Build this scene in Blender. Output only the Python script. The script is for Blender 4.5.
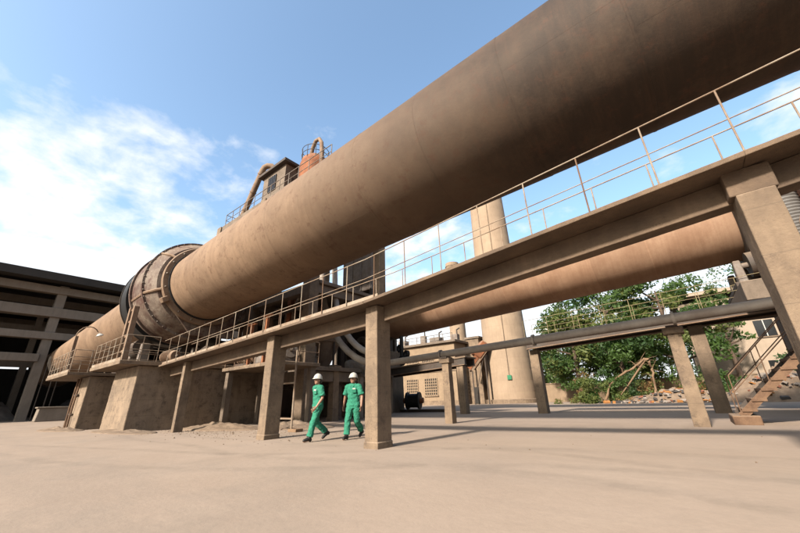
import bpy, bmesh, math, random
import numpy as np
from mathutils import Vector, Matrix, noise as mnoise

for o in list(bpy.data.objects): bpy.data.objects.remove(o)
scene = bpy.context.scene
COL = scene.collection
R_ = math.radians
random.seed(7)

# ------------------------------------------------------------------ camera
FPX, CAMH = 342.77, 0.94
PIT, ROL, AZ = R_(21.164), R_(-1.7235), R_(51.95)
_F = np.array([0, math.cos(PIT), math.sin(PIT)]); _U = np.array([0, -math.sin(PIT), math.cos(PIT)]); _X = np.array([1., 0, 0])
_R = math.cos(ROL)*_X + math.sin(ROL)*_U
_U2 = -math.sin(ROL)*_X + math.cos(ROL)*_U
_M = np.array([[math.sin(AZ), -math.cos(AZ), 0], [math.cos(AZ), math.sin(AZ), 0], [0, 0, 1]])
CF, CR, CU = _M@_F, _M@_R, _M@_U2
CPOS = np.array([0, 0, CAMH])
cam_d = bpy.data.cameras.new('camera'); cam = bpy.data.objects.new('camera', cam_d); COL.objects.link(cam)
cam_d.sensor_width = 36; cam_d.lens = FPX/800*36; cam_d.clip_end = 5000; cam_d.clip_start = 0.05
mw = Matrix(((CR[0], CU[0], -CF[0], 0), (CR[1], CU[1], -CF[1], 0), (CR[2], CU[2], -CF[2], CAMH), (0, 0, 0, 1)))
cam.matrix_world = mw
scene.camera = cam

def ray(x, y): return CF + CR*(x-400)/FPX - CU*(y-266.5)/FPX
def GZ(x, y, z=0.0):
    d = ray(x, y); return CPOS + d*(z-CAMH)/d[2]
def PY(x, y, Y):
    d = ray(x, y); return CPOS + d*Y/d[1]
def PX(x, y, Xv):
    d = ray(x, y); return CPOS + d*Xv/d[0]

# ------------------------------------------------------------------ world, sun, exposure
SUN_EL, SUN_AZX = R_(32), 0.05        # light travels towards (+SUN_AZX, 1)
sd = Vector((-SUN_AZX, -1, 0)).normalized()*math.cos(SUN_EL) + Vector((0, 0, math.sin(SUN_EL)))  # towards the sun
world = bpy.data.worlds.new('World'); scene.world = world; world.use_nodes = True
nt = world.node_tree; nt.nodes.clear(); N = nt.nodes; L = nt.links
out = N.new('ShaderNodeOutputWorld'); bg = N.new('ShaderNodeBackground')
sky = N.new('ShaderNodeTexSky'); sky.sky_type = 'NISHITA'; sky.sun_disc = False
sky.sun_elevation = SUN_EL
sky.sun_rotation = math.atan2(sd.x, sd.y)
sky.air_density = 1.0; sky.dust_density = 3.0; sky.ozone_density = 0.7
SKY_STR = 0.12
bg.inputs['Strength'].default_value = SKY_STR
tc = N.new('ShaderNodeTexCoord'); sep = N.new('ShaderNodeSeparateXYZ'); L.new(tc.outputs['Generated'], sep.inputs[0])
def wmath(op, a, b=None, clamp=False):
    n = N.new('ShaderNodeMath'); n.operation = op; n.use_clamp = clamp
    for i, v in enumerate((a, b)):
        if v is None: continue
        if isinstance(v, (int, float)): n.inputs[i].default_value = v
        else: L.new(v, n.inputs[i])
    return n.outputs[0]
zc = wmath('ADD', wmath('MAXIMUM', sep.outputs['Z'], 0.0), 0.16)
cx = wmath('DIVIDE', sep.outputs['X'], zc); cy = wmath('DIVIDE', sep.outputs['Y'], zc)
cmb = N.new('ShaderNodeCombineXYZ'); L.new(cx, cmb.inputs[0]); L.new(cy, cmb.inputs[1])
COFF = (20.0, 9.0, 0.0)
offn = N.new('ShaderNodeVectorMath'); offn.operation = 'ADD'; offn.inputs[1].default_value = COFF; L.new(cmb.outputs[0], offn.inputs[0])
n1 = N.new('ShaderNodeTexNoise'); n1.inputs['Scale'].default_value = 0.8; n1.inputs['Detail'].default_value = 3; n1.inputs['Roughness'].default_value = 0.5
L.new(offn.outputs[0], n1.inputs['Vector'])
n2 = N.new('ShaderNodeTexNoise'); n2.inputs['Scale'].default_value = 5.0; n2.inputs['Detail'].default_value = 10; n2.inputs['Roughness'].default_value = 0.58; n2.inputs['Distortion'].default_value = 0.15
L.new(offn.outputs[0], n2.inputs['Vector'])
dens = wmath('ADD', wmath('MULTIPLY', n1.outputs['Fac'], 0.55), wmath('MULTIPLY', n2.outputs['Fac'], 0.45))
# cloudier towards the horizon
thr = wmath('ADD', wmath('MULTIPLY', sep.outputs['Z'], 0.50), 0.244)
cm = wmath('MULTIPLY', wmath('SUBTRACT', dens, thr), 8.0, clamp=True)
cm = wmath('MULTIPLY', wmath('POWER', cm, 1.2), 0.9)
mix = N.new('ShaderNodeMix'); mix.data_type = 'RGBA'
L.new(cm, mix.inputs['Factor'])
tint = N.new('ShaderNodeMix'); tint.data_type = 'RGBA'; tint.blend_type = 'MULTIPLY'; tint.inputs['Factor'].default_value = 1
L.new(sky.outputs[0], tint.inputs['A']); tint.inputs['B'].default_value = (0.97, 1.07, 1.05, 1)
L.new(tint.outputs['Result'], mix.inputs['A']); mix.inputs['B'].default_value = (3.2, 3.25, 3.33, 1)
L.new(mix.outputs['Result'], bg.inputs['Color']); L.new(bg.outputs[0], out.inputs['Surface'])

sun_d = bpy.data.lights.new('sun', 'SUN'); sun_d.energy = 4.5; sun_d.angle = R_(4.0); sun_d.color = (1, 0.91, 0.80)
sun = bpy.data.objects.new('sun', sun_d); COL.objects.link(sun); sun.location = (-5, -30, 40)
sun.rotation_euler = sd.to_track_quat('Z', 'Y').to_euler()
vs = scene.view_settings; vs.view_transform = 'Standard'; vs.look = 'None'; vs.gamma = 1; vs.use_curve_mapping = False
vs.exposure = 1.58
scene.render.engine = 'CYCLES'

# ------------------------------------------------------------------ materials
MATS = {}
def mat(name, c1, c2, scale=1.5, rough=0.85, bump=0.15, bscale=None, stain=None, stain_amt=0.5, streak=0.0, dust=None, dust_amt=0.8,
        spec=0.3, metal=0.0, transl=None, extra=None, alb=0.40):
    m = bpy.data.materials.new(name); m.use_nodes = True; t = m.node_tree; n = t.nodes; l = t.links
    b = n['Principled BSDF']; b.inputs['Roughness'].default_value = rough; b.inputs['Metallic'].default_value = metal
    b.inputs['Specular IOR Level'].default_value = spec
    geo = n.new('ShaderNodeNewGeometry')
    def noise(sc, det=6, ro=0.6, vec=None):
        x = n.new('ShaderNodeTexNoise'); x.inputs['Scale'].default_value = sc; x.inputs['Detail'].default_value = det; x.inputs['Roughness'].default_value = ro
        l.new(vec or geo.outputs['Position'], x.inputs['Vector']); return x.outputs['Fac']
    def ramp(fac, a, bb):
        r = n.new('ShaderNodeMapRange'); r.inputs['From Min'].default_value = a; r.inputs['From Max'].default_value = bb; l.new(fac, r.inputs['Value']); return r.outputs[0]
    def mixc(fac, A, B, mode='MIX'):
        x = n.new('ShaderNodeMix'); x.data_type = 'RGBA'; x.blend_type = mode
        for s, v in (('Factor', fac), ('A', A), ('B', B)):
            if hasattr(v, 'is_linked') or hasattr(v, 'links'): l.new(v, x.inputs[s])
            elif s == 'Factor': x.inputs[s].default_value = v
            else: x.inputs[s].default_value = (*v, 1)
        return x.outputs['Result']
    col = mixc(ramp(noise(scale, 8, 0.65), 0.32, 0.68), c1, c2)
    if stain: col = mixc(mixf(n, l, ramp(noise(scale*0.5, 10, 0.74), 0.44, 0.62), stain_amt), col, stain)
    if streak:
        mp = n.new('ShaderNodeMapping'); mp.inputs['Scale'].default_value = (4.5, 4.5, 0.35); l.new(geo.outputs['Position'], mp.inputs['Vector'])
        sfac = ramp(noise(1.3, 6, 0.6, mp.outputs[0]), 0.45, 0.75)
        col = mixc(mixf(n, l, sfac, streak), col, tuple(v*0.42 for v in c1))
    fine = noise((bscale or scale*14), 5, 0.7)
    col = mixc(mixf(n, l, ramp(fine, 0.3, 0.7), 0.22), col, tuple(v*0.6 for v in c1))
    if dust:
        sp = n.new('ShaderNodeSeparateXYZ'); l.new(geo.outputs['Normal'], sp.inputs[0])
        up = ramp(sp.outputs['Z'], 0.25, 0.9)
        col = mixc(mixf(n, l, up, dust_amt), col, dust)
    if extra: col = extra(n, l, geo, col, mixc, ramp, noise)
    if alb != 1.0: col = mixc(1.0, col, (alb, alb, alb), 'MULTIPLY')
    l.new(col, b.inputs['Base Color'])
    if bump:
        bp = n.new('ShaderNodeBump'); bp.inputs['Strength'].default_value = min(1, bump*2); bp.inputs['Distance'].default_value = 0.03
        l.new(fine, bp.inputs['Height']); l.new(bp.outputs[0], b.inputs['Normal'])
    if transl:
        tr = n.new('ShaderNodeBsdfTranslucent'); tr.inputs['Color'].default_value = (*transl, 1)
        ad = n.new('ShaderNodeMixShader'); ad.inputs[0].default_value = 0.35
        l.new(b.outputs[0], ad.inputs[1]); l.new(tr.outputs[0], ad.inputs[2]); l.new(ad.outputs[0], n['Material Output'].inputs['Surface'])
    MATS[name] = m; return m
def mixf(n, l, fac, amt):
    x = n.new('ShaderNodeMath'); x.operation = 'MULTIPLY'; l.new(fac, x.inputs[0]); x.inputs[1].default_value = amt; return x.outputs[0]

DUST = (0.50, 0.36, 0.25)
def form_extra(n, l, geo, col, mixc, ramp, noise):
    # formwork joints and drips of old cement
    sp = n.new('ShaderNodeSeparateXYZ'); l.new(geo.outputs['Position'], sp.inputs[0])
    ad = n.new('ShaderNodeMath'); ad.operation = 'MULTIPLY_ADD'; l.new(noise(1.2, 3, 0.5), ad.inputs[0]); ad.inputs[1].default_value = 0.05; l.new(sp.outputs['Z'], ad.inputs[2])
    dv = n.new('ShaderNodeMath'); dv.operation = 'DIVIDE'; l.new(ad.outputs[0], dv.inputs[0]); dv.inputs[1].default_value = 0.62
    fr = n.new('ShaderNodeMath'); fr.operation = 'FRACT'; l.new(dv.outputs[0], fr.inputs[0])
    c = mixc(mixf(n, l, ramp(fr.outputs[0], 0.035, 0.0), 0.45), col, (0.12, 0.09, 0.065))
    c = mixc(mixf(n, l, ramp(noise(3.2, 9, 0.8), 0.53, 0.62), 0.7), c, (0.15, 0.105, 0.075))
    return mixc(mixf(n, l, ramp(noise(2.1, 9, 0.8), 0.60, 0.70), 0.4), c, (0.50, 0.40, 0.31))
def ground_extra(n, l, geo, col, mixc, ramp, noise):
    # faint wheel tracks
    sp = n.new('ShaderNodeSeparateXYZ'); l.new(geo.outputs['Position'], sp.inputs[0])
    def mth(op, a, b=None):
        x = n.new('ShaderNodeMath'); x.operation = op
        for i, v in enumerate((a, b)):
            if v is None: continue
            if isinstance(v, (int, float)): x.inputs[i].default_value = v
            else: l.new(v, x.inputs[i])
        return x.outputs[0]
    wob = mth('MULTIPLY', noise(0.06, 2, 0.4), 9.0); brk = ramp(noise(1.7, 6, 0.7), 0.35, 0.65)
    for (a, b, c0) in ((0.12, 1.0, -8.2), (0.12, 1.0, -9.9), (-0.30, 1.0, -9.6), (-0.30, 1.0, -11.4)):
        d = mth('ADD', mth('ADD', mth('MULTIPLY', sp.outputs['X'], a), mth('MULTIPLY', sp.outputs['Y'], b)), mth('ADD', wob, c0))
        k = mth('MULTIPLY', ramp(mth('ABSOLUTE', d), 0.26, 0.08), brk)
        col = mixc(mixf(n, l, k, 0.42), col, (0.29, 0.23, 0.18))
    mp = n.new('ShaderNodeMapping'); mp.inputs['Scale'].default_value = (0.10, 0.55, 1); mp.inputs['Rotation'].default_value = (0, 0, 0.35); l.new(geo.outputs['Position'], mp.inputs['Vector'])
    c = mixc(mixf(n, l, ramp(noise(1.0, 7, 0.65, mp.outputs[0]), 0.5, 0.72), 0.45), col, (0.37, 0.295, 0.24))
    c = mixc(mixf(n, l, ramp(noise(0.23, 7, 0.7), 0.52, 0.7), 0.6), c, (0.36, 0.295, 0.24))
    return mixc(mixf(n, l, ramp(noise(55, 3, 0.8), 0.62, 0.75), 0.35), c, (0.28, 0.21, 0.165))
mat('ground', (0.575, 0.445, 0.345), (0.505, 0.385, 0.295), 0.6, 0.95, 0.10, 9, extra=ground_extra, spec=0.15)
mat('concrete', (0.43, 0.305, 0.20), (0.27, 0.185, 0.12), 1.3, 0.9, 0.2, 22, stain=(0.19, 0.135, 0.095), stain_amt=0.65, streak=0.55, dust=DUST, extra=form_extra)
mat('concrete_walk', (0.29, 0.195, 0.125), (0.19, 0.125, 0.08), 1.3, 0.9, 0.2, 22, stain=(0.14, 0.095, 0.065), stain_amt=0.7, streak=0.4, dust=DUST)
mat('concrete_dark', (0.33, 0.25, 0.185), (0.25, 0.185, 0.135), 1.1, 0.9, 0.2, 20, stain=(0.12, 0.09, 0.065), streak=0.5, dust=DUST)
mat('pier', (0.47, 0.34, 0.23), (0.34, 0.24, 0.16), 0.8, 0.92, 0.2, 14, stain=(0.22, 0.165, 0.12), stain_amt=0.6, streak=0.55, dust=DUST, extra=form_extra)
mat('concrete_pale', (0.58, 0.45, 0.34), (0.48, 0.37, 0.27), 0.5, 0.92, 0.15, 8, streak=0.2)
mat('stack', (0.54, 0.39, 0.265), (0.46, 0.325, 0.215), 0.4, 0.92, 0.12, 6, streak=0.3, stain=(0.36, 0.26, 0.18), stain_amt=0.4)
def sect_tone(n, l, col, mixc, amt):
    oi = n.new('ShaderNodeObjectInfo')
    return mixc(mixf(n, l, oi.outputs['Random'], amt), col, (0.10, 0.065, 0.045))
def kiln_extra(n, l, geo, col, mixc, ramp, noise):
    # shell colour ramped unevenly along the kiln to near-black brown at the high end
    col = sect_tone(n, l, col, mixc, 0.16)
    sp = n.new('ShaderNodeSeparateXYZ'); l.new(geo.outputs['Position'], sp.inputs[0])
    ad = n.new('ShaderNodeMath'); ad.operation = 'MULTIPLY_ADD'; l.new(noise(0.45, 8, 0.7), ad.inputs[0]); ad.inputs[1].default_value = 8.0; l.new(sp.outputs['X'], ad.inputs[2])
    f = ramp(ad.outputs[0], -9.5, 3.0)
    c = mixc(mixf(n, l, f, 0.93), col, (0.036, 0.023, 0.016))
    mp = n.new('ShaderNodeMapping'); mp.inputs['Scale'].default_value = (6.0, 0.6, 0.6); l.new(geo.outputs['Position'], mp.inputs['Vector'])
    c = mixc(mixf(n, l, ramp(noise(1.0, 8, 0.72, mp.outputs[0]), 0.45, 0.68), 0.28), c, (0.16, 0.085, 0.05))
    c = mixc(mixf(n, l, ramp(noise(0.55, 10, 0.78), 0.46, 0.64), 0.45), c, (0.17, 0.11, 0.07))
    c = mixc(mixf(n, l, ramp(noise(2.6, 8, 0.8), 0.54, 0.64), 0.55), c, (0.13, 0.06, 0.035))
    return mixc(mixf(n, l, ramp(noise(5.5, 6, 0.8), 0.60, 0.75), 0.10), c, (0.40, 0.28, 0.19))
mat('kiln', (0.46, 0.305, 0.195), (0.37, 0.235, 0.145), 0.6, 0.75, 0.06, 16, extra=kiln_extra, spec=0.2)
def kilnb_extra(n, l, geo, col, mixc, ramp, noise):
    col = sect_tone(n, l, col, mixc, 0.22)
    mp = n.new('ShaderNodeMapping'); mp.inputs['Scale'].default_value = (5.0, 0.4, 0.4); l.new(geo.outputs['Position'], mp.inputs['Vector'])
    return mixc(mixf(n, l, ramp(noise(1.0, 8, 0.72, mp.outputs[0]), 0.45, 0.66), 0.32), col, (0.26, 0.13, 0.075))
mat('kiln_b', (0.64, 0.395, 0.25), (0.50, 0.295, 0.18), 0.5, 0.75, 0.08, 16, stain=(0.36, 0.18, 0.10), stain_amt=0.55, extra=kilnb_extra, spec=0.2)
def guard_extra(n, l, geo, col, mixc, ramp, noise):
    c = mixc(mixf(n, l, ramp(noise(0.85, 9, 0.75), 0.50, 0.58), 0.85), col, (0.11, 0.04, 0.025))
    return mixc(mixf(n, l, ramp(noise(2.4, 8, 0.75), 0.57, 0.63), 0.7), c, (0.50, 0.40, 0.31))
mat('guard', (0.38, 0.295, 0.225), (0.22, 0.145, 0.10), 1.5, 0.75, 0.12, 12, stain=(0.10, 0.04, 0.025), stain_amt=0.95, streak=0.7, dust=DUST, dust_amt=0.5, extra=guard_extra)
mat('steel_tan', (0.40, 0.27, 0.175), (0.30, 0.19, 0.12), 2.2, 0.8, 0.1, 25, stain=(0.22, 0.10, 0.045), stain_amt=0.6, dust=DUST)
mat('steel_dark', (0.115, 0.09, 0.07), (0.07, 0.055, 0.045), 2.5, 0.7, 0.1, 20, stain=(0.12, 0.06, 0.03), stain_amt=0.6, dust=(0.33, 0.24, 0.165), dust_amt=0.75)
mat('steel_grey', (0.34, 0.285, 0.24), (0.24, 0.20, 0.165), 2.0, 0.7, 0.1, 20, stain=(0.17, 0.085, 0.045), stain_amt=0.6, dust=(0.40, 0.30, 0.21))
mat('duct_grey', (0.56, 0.49, 0.42), (0.45, 0.38, 0.32), 1.4, 0.7, 0.08, 20, stain=(0.28, 0.2, 0.15), dust=(0.5, 0.4, 0.3), dust_amt=0.6)
mat('pipe', (0.33, 0.28, 0.235), (0.25, 0.205, 0.17), 1.4, 0.7, 0.08, 20, stain=(0.17, 0.11, 0.08), dust=(0.45, 0.35, 0.26), dust_amt=0.6)
mat('rail', (0.50, 0.41, 0.31), (0.38, 0.27, 0.18), 3.0, 0.75, 0.1, 30, stain=(0.24, 0.12, 0.06), stain_amt=0.7)
mat('rail_yellow', (0.46, 0.37, 0.20), (0.32, 0.23, 0.12), 3.0, 0.75, 0.1, 30)
mat('rust', (0.46, 0.16, 0.06), (0.30, 0.10, 0.04), 1.6, 0.85, 0.15, 16, stain=(0.16, 0.07, 0.035), stain_amt=0.6, dust=DUST, dust_amt=0.6)
mat('rust_dull', (0.30, 0.175, 0.10), (0.20, 0.11, 0.065), 3.0, 0.9, 0.2, 16, stain=(0.13, 0.07, 0.04), stain_amt=0.8, dust=DUST, dust_amt=0.6)
mat('black', (0.016, 0.015, 0.015), (0.028, 0.025, 0.023), 2.0, 0.6, 0.08, 14)
mat('brick_tan', (0.47, 0.335, 0.215), (0.39, 0.27, 0.17), 1.0, 0.92, 0.15, 12, streak=0.25, stain=(0.30, 0.21, 0.14), stain_amt=0.5)
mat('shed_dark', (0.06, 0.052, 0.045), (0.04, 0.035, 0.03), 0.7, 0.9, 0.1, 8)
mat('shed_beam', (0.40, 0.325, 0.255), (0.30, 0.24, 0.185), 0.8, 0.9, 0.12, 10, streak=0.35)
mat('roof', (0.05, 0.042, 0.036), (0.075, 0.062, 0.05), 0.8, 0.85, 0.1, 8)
mat('green_box', (0.04, 0.30, 0.14), (0.03, 0.24, 0.11), 3, 0.5, 0.0)
mat('glass_dark', (0.02, 0.022, 0.025), (0.03, 0.03, 0.03), 2, 0.15, 0.0, spec=0.5)
mat('bark', (0.17, 0.11, 0.075), (0.10, 0.065, 0.045), 3, 0.95, 0.4, 20)
mat('branch_dry', (0.38, 0.24, 0.14), (0.27, 0.16, 0.09), 3, 0.95, 0.3, 20)
mat('leaf_a', (0.06, 0.115, 0.024), (0.09, 0.155, 0.034), 1.0, 0.6, 0, transl=(0.12, 0.20, 0.03), alb=0.52)
mat('leaf_b', (0.035, 0.08, 0.022), (0.06, 0.115, 0.03), 1.0, 0.6, 0, transl=(0.08, 0.15, 0.025), alb=0.52)
mat('leaf_c', (0.11, 0.15, 0.032), (0.17, 0.19, 0.05), 1.0, 0.65, 0, transl=(0.2, 0.22, 0.05), alb=0.52)
mat('leaf_dry', (0.30, 0.18, 0.07), (0.22, 0.12, 0.045), 1.5, 0.8, 0, transl=(0.2, 0.12, 0.04), alb=0.52)
mat('heap', (0.38, 0.275, 0.19), (0.27, 0.185, 0.125), 2.0, 0.95, 0.4, 14, stain=(0.25, 0.165, 0.11))
mat('rubble_pale', (0.50, 0.42, 0.35), (0.34, 0.27, 0.22), 2, 0.9, 0.2, 12)
mat('rubble_red', (0.36, 0.13, 0.075), (0.25, 0.10, 0.06), 2, 0.9, 0.2, 12)
mat('rubble_dark', (0.07, 0.065, 0.06), (0.13, 0.11, 0.10), 2, 0.8, 0.2, 12)
mat('orange_cloth', (0.55, 0.24, 0.06), (0.42, 0.17, 0.05), 3, 0.9, 0.2, 12)
mat('uniform', (0.03, 0.27, 0.16), (0.045, 0.34, 0.21), 7, 0.9, 0.05, 60, stain=(0.04, 0.24, 0.145), stain_amt=0.5)
mat('skin', (0.50, 0.27, 0.175), (0.45, 0.235, 0.15), 8, 0.55, 0.0)
mat('helmet', (0.80, 0.77, 0.70), (0.74, 0.70, 0.62), 6, 0.35, 0.0, spec=0.5)
mat('hair', (0.016, 0.012, 0.010), (0.025, 0.018, 0.014), 20, 0.5, 0.1)
mat('shoe', (0.018, 0.015, 0.014), (0.035, 0.03, 0.026), 10, 0.6, 0.05)
mat('white_paint', (0.75, 0.73, 0.68), (0.66, 0.62, 0.56), 4, 0.6, 0.0)
mat('yellow', (0.42, 0.27, 0.10), (0.35, 0.21, 0.07), 3, 0.6, 0.0)
mat('corrugated', (0.42, 0.40, 0.38), (0.33, 0.30, 0.27), 2, 0.45, 0.05, metal=0.4)

# ------------------------------------------------------------------ mesh helpers
class MB:
    def __init__(s): s.v = []; s.f = []; s.mi = []
    def add(s, vs_, fs, m=0):
        o = len(s.v); s.v += [Vector(p) for p in vs_]; s.f += [tuple(i+o for i in f) for f in fs]; s.mi += [m]*len(fs); return s
    def box(s, c, d, rot=None, m=0, taper=1.0):
        hx, hy, hz = d[0]/2, d[1]/2, d[2]/2
        vs_ = []
        for z in (-1, 1):
            t = taper if z > 0 else 1.0
            for x, y in ((-1, -1), (1, -1), (1, 1), (-1, 1)): vs_.append(Vector((x*hx*t, y*hy*t, z*hz)))
        if rot is not None: vs_ = [rot@p for p in vs_]
        c = Vector(c)
        return s.add([p+c for p in vs_], [(3, 2, 1, 0), (4, 5, 6, 7), (0, 1, 5, 4), (1, 2, 6, 5), (2, 3, 7, 6), (3, 0, 4, 7)], m)
    def span(s, x0, x1, y0, y1, z0, z1, m=0):
        return s.box(((x0+x1)/2, (y0+y1)/2, (z0+z1)/2), (abs(x1-x0), abs(y1-y0), abs(z1-z0)), m=m)
    def bar(s, a, b, w, h, m=0):   # rectangular bar between two points
        a, b = Vector(a), Vector(b); d = b-a; ln = d.length; q = d.to_track_quat('X', 'Z').to_matrix()
        return s.box((a+b)/2, (ln, w, h), q, m)
    def prism(s, poly, z0, z1, m=0):
        n = len(poly); z0l = z0 if hasattr(z0, '__len__') else [z0]*n; z1l = z1 if hasattr(z1, '__len__') else [z1]*n
        vs_ = [(p[0], p[1], z0l[i]) for i, p in enumerate(poly)] + [(p[0], p[1], z1l[i]) for i, p in enumerate(poly)]
        fs = [tuple(range(n))[::-1], tuple(range(n, 2*n))] + [(i, (i+1) % n, n+(i+1) % n, n+i) for i in range(n)]
        return s.add(vs_, fs, m)
    def tube(s, pts, r, n=12, m=0, caps=True):
        pts = [Vector(p) for p in pts]; k = len(pts); rr = r if hasattr(r, '__len__') else [r]*k
        tang = []
        for i in range(k):
            a = pts[max(i-1, 0)]; b = pts[min(i+1, k-1)]; tang.append((b-a).normalized())
        up = Vector((0, 0, 1)) if abs(tang[0].z) < 0.9 else Vector((0, 1, 0))
        u = tang[0].cross(up).normalized(); vs_ = []
        for i in range(k):
            u = (u - tang[i]*u.dot(tang[i])).normalized(); w = tang[i].cross(u)
            for j in range(n):
                a = 2*math.pi*j/n; vs_.append(pts[i] + (u*math.cos(a)+w*math.sin(a))*rr[i])
        fs = []
        for i in range(k-1):
            for j in range(n):
                j2 = (j+1) % n; fs.append((i*n+j, i*n+j2, (i+1)*n+j2, (i+1)*n+j))
        if caps: fs += [tuple(range(n))[::-1], tuple((k-1)*n+j for j in range(n))]
        return s.add(vs_, fs, m)
    def lathe(s, prof, o, ax, n=48, m=0, closed=False, a0=0, a1=2*math.pi):
        o = Vector(o); ax = Vector(ax).normalized(); u = ax.cross(Vector((0, 0, 1)))
        u = u.normalized() if u.length > 0.05 else Vector((1, 0, 0)); w = ax.cross(u).normalized()
        full = abs(a1-a0-2*math.pi) < 1e-6; cnt = n if full else n+1; vs_ = []
        for (t, r) in prof:
            for j in range(cnt):
                a = a0+(a1-a0)*j/n; vs_.append(o+ax*t+(u*math.cos(a)+w*math.sin(a))*r)
        fs = []; k = len(prof); rng = k if closed else k-1
        for i in range(rng):
            i2 = (i+1) % k
            for j in range(n):
                j2 = (j+1) % cnt; fs.append((i*cnt+j, i*cnt+j2, i2*cnt+j2, i2*cnt+j))
        return s.add(vs_, fs, m)
    def ellipsoid(s, c, r, nu=12, nv=8, rot=None, m=0):
        vs_ = [(0, 0, -1)]; fs = []
        for i in range(1, nv):
            p = -math.pi/2+math.pi*i/nv
            for j in range(nu): a = 2*math.pi*j/nu; vs_.append((math.cos(p)*math.cos(a), math.cos(p)*math.sin(a), math.sin(p)))
        vs_.append((0, 0, 1)); top = len(vs_)-1
        for j in range(nu): fs.append((0, 1+(j+1) % nu, 1+j)); fs.append((top, 1+(nv-2)*nu+j, 1+(nv-2)*nu+(j+1) % nu))
        for i in range(nv-2):
            for j in range(nu): fs.append((1+i*nu+j, 1+i*nu+(j+1) % nu, 1+(i+1)*nu+(j+1) % nu, 1+(i+1)*nu+j))
        vv = [Vector((p[0]*r[0], p[1]*r[1], p[2]*r[2])) for p in vs_]
        if rot is not None: vv = [rot@p for p in vv]
        return s.add([p+Vector(c) for p in vv], fs, m)
    def loft(s, rings, n=20, m=0):  # rings: (cx,cy,cz,rx,ry) horizontal ellipses, closed ends
        vs_ = []
        for (x, y, z, rx, ry) in rings:
            for j in range(n): a = 2*math.pi*j/n; vs_.append((x+rx*math.cos(a), y+ry*math.sin(a), z))
        fs = [tuple(range(n))[::-1], tuple((len(rings)-1)*n+j for j in range(n))]
        for i in range(len(rings)-1):
            for j in range(n): j2 = (j+1) % n; fs.append((i*n+j, i*n+j2, (i+1)*n+j2, (i+1)*n+j))
        return s.add(vs_, fs, m)
    def build(s, name, mt, parent=None, bevel=0, smooth=True, sharp=38, origin=None):
        me = bpy.data.meshes.new(name)
        off = Vector(origin) if origin is not None else (world_loc(parent) if parent else Vector((0, 0, 0)))
        me.from_pydata([p-off for p in s.v], [], s.f)
        for mm in (mt if isinstance(mt, (list, tuple)) else [mt]): me.materials.append(MATS[mm])
        if any(s.mi): me.polygons.foreach_set('material_index', s.mi)
        bm = bmesh.new(); bm.from_mesh(me); bmesh.ops.recalc_face_normals(bm, faces=bm.faces[:]); bm.to_mesh(me); bm.free()
        if smooth:
            me.polygons.foreach_set('use_smooth', [True]*len(me.polygons)); me.set_sharp_from_angle(angle=R_(sharp))
        o = bpy.data.objects.new(name, me); COL.objects.link(o)
        if parent: o.parent = parent
        elif origin is not None: o.location = origin
        if bevel:
            b = o.modifiers.new('bevel', 'BEVEL'); b.width = bevel; b.segments = 2; b.limit_method = 'ANGLE'; b.angle_limit = R_(40)
        return o
def world_loc(o):
    v = Vector((0, 0, 0))
    while o: v += o.location; o = o.parent
    return v
def tag(o, label, cat=None, group=None, kind=None):
    if label: o['label'] = label
    if cat: o['category'] = cat
    if group: o['group'] = group
    if kind: o['kind'] = kind
    return o
def thing(name, label, cat, loc, group=None):
    o = bpy.data.objects.new(name, None); COL.objects.link(o); o.location = loc; o.empty_display_size = 0.2
    return tag(o, label, cat, group)
def rough_prism(mb, x0, x1, y0, y1, z0, z1, flare=0.0):
    pts = [(x0, y0), (x1, y0), (x1, y1), (x0, y1)]
    f = flare; lo = [(x0-f, y0-f), (x1+f, y0-f), (x1+f, y1+f), (x0-f, y1+f)]
    vs_ = [(p[0], p[1], z0) for p in lo]+[(p[0], p[1], z1) for p in pts]
    mb.add(vs_, [(3, 2, 1, 0), (4, 5, 6, 7), (0, 1, 5, 4), (1, 2, 6, 5), (2, 3, 7, 6), (3, 0, 4, 7)])
def railing(parent, pts, h, spacing, mt='rail', r=0.022, mids=(0.5,), post_r=None, skip_last=False, sq=False):
    """pts: polyline along the deck edge; each rail and each post is a part"""
    pts = [Vector(p) for p in pts]
    for fr in (1.0,)+tuple(mids):
        nm = 'handrail' if fr == 1.0 else 'mid_rail'
        for a, b in zip(pts[:-1], pts[1:]):
            m = MB(); m.tube([a+Vector((0, 0, h*fr)), b+Vector((0, 0, h*fr))], r if fr == 1 else r*0.75, 8); m.build(nm, mt, parent)
    for a, b in zip(pts[:-1], pts[1:]):
        d = b-a; n = max(1, round(d.length/spacing))
        for i in range(n+1):
            if i == n and b is not pts[-1]: continue
            if i == n and skip_last: continue
            p = a+d*(i/n); jx = random.uniform(-.012, .012)
            m = MB(); m.tube([p-Vector((0, 0, 0.02)), p+Vector((jx, 0, h-0.005))], post_r or r, 8); m.build('rail_post', mt, parent)

_rt = bpy.data.textures.new('chips', 'CLOUDS'); _rt.noise_scale = 0.22; _rt.noise_depth = 4
def worn(o, lv=4, st=0.022):
    ss = o.modifiers.new('cuts', 'SUBSURF'); ss.subdivision_type = 'SIMPLE'; ss.levels = lv; ss.render_levels = lv
    d = o.modifiers.new('wear', 'DISPLACE'); d.texture = _rt; d.strength = st; d.mid_level = .55; d.texture_coords = 'GLOBAL'
    return o
# ------------------------------------------------------------------ ground
def grid_ground():
    m = MB(); xs = [-900, -300, -120, -60]+[x for x in range(-50, 51, 5)]+[60, 120, 300, 900]
    ys = [-900, -300, -60, -20]+[y for y in range(-15, 71, 5)]+[90, 140, 300, 900]
    vs_ = [(x, y, 0) for y in ys for x in xs]; k = len(xs)
    m.add(vs_, [(j*k+i, j*k+i+1, (j+1)*k+i+1, (j+1)*k+i) for j in range(len(ys)-1) for i in range(k-1)])
    o = m.build('ground', 'ground', smooth=False); tag(o, 'dusty tan concrete yard with grey worn patches', kind='structure')
grid_ground()
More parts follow.
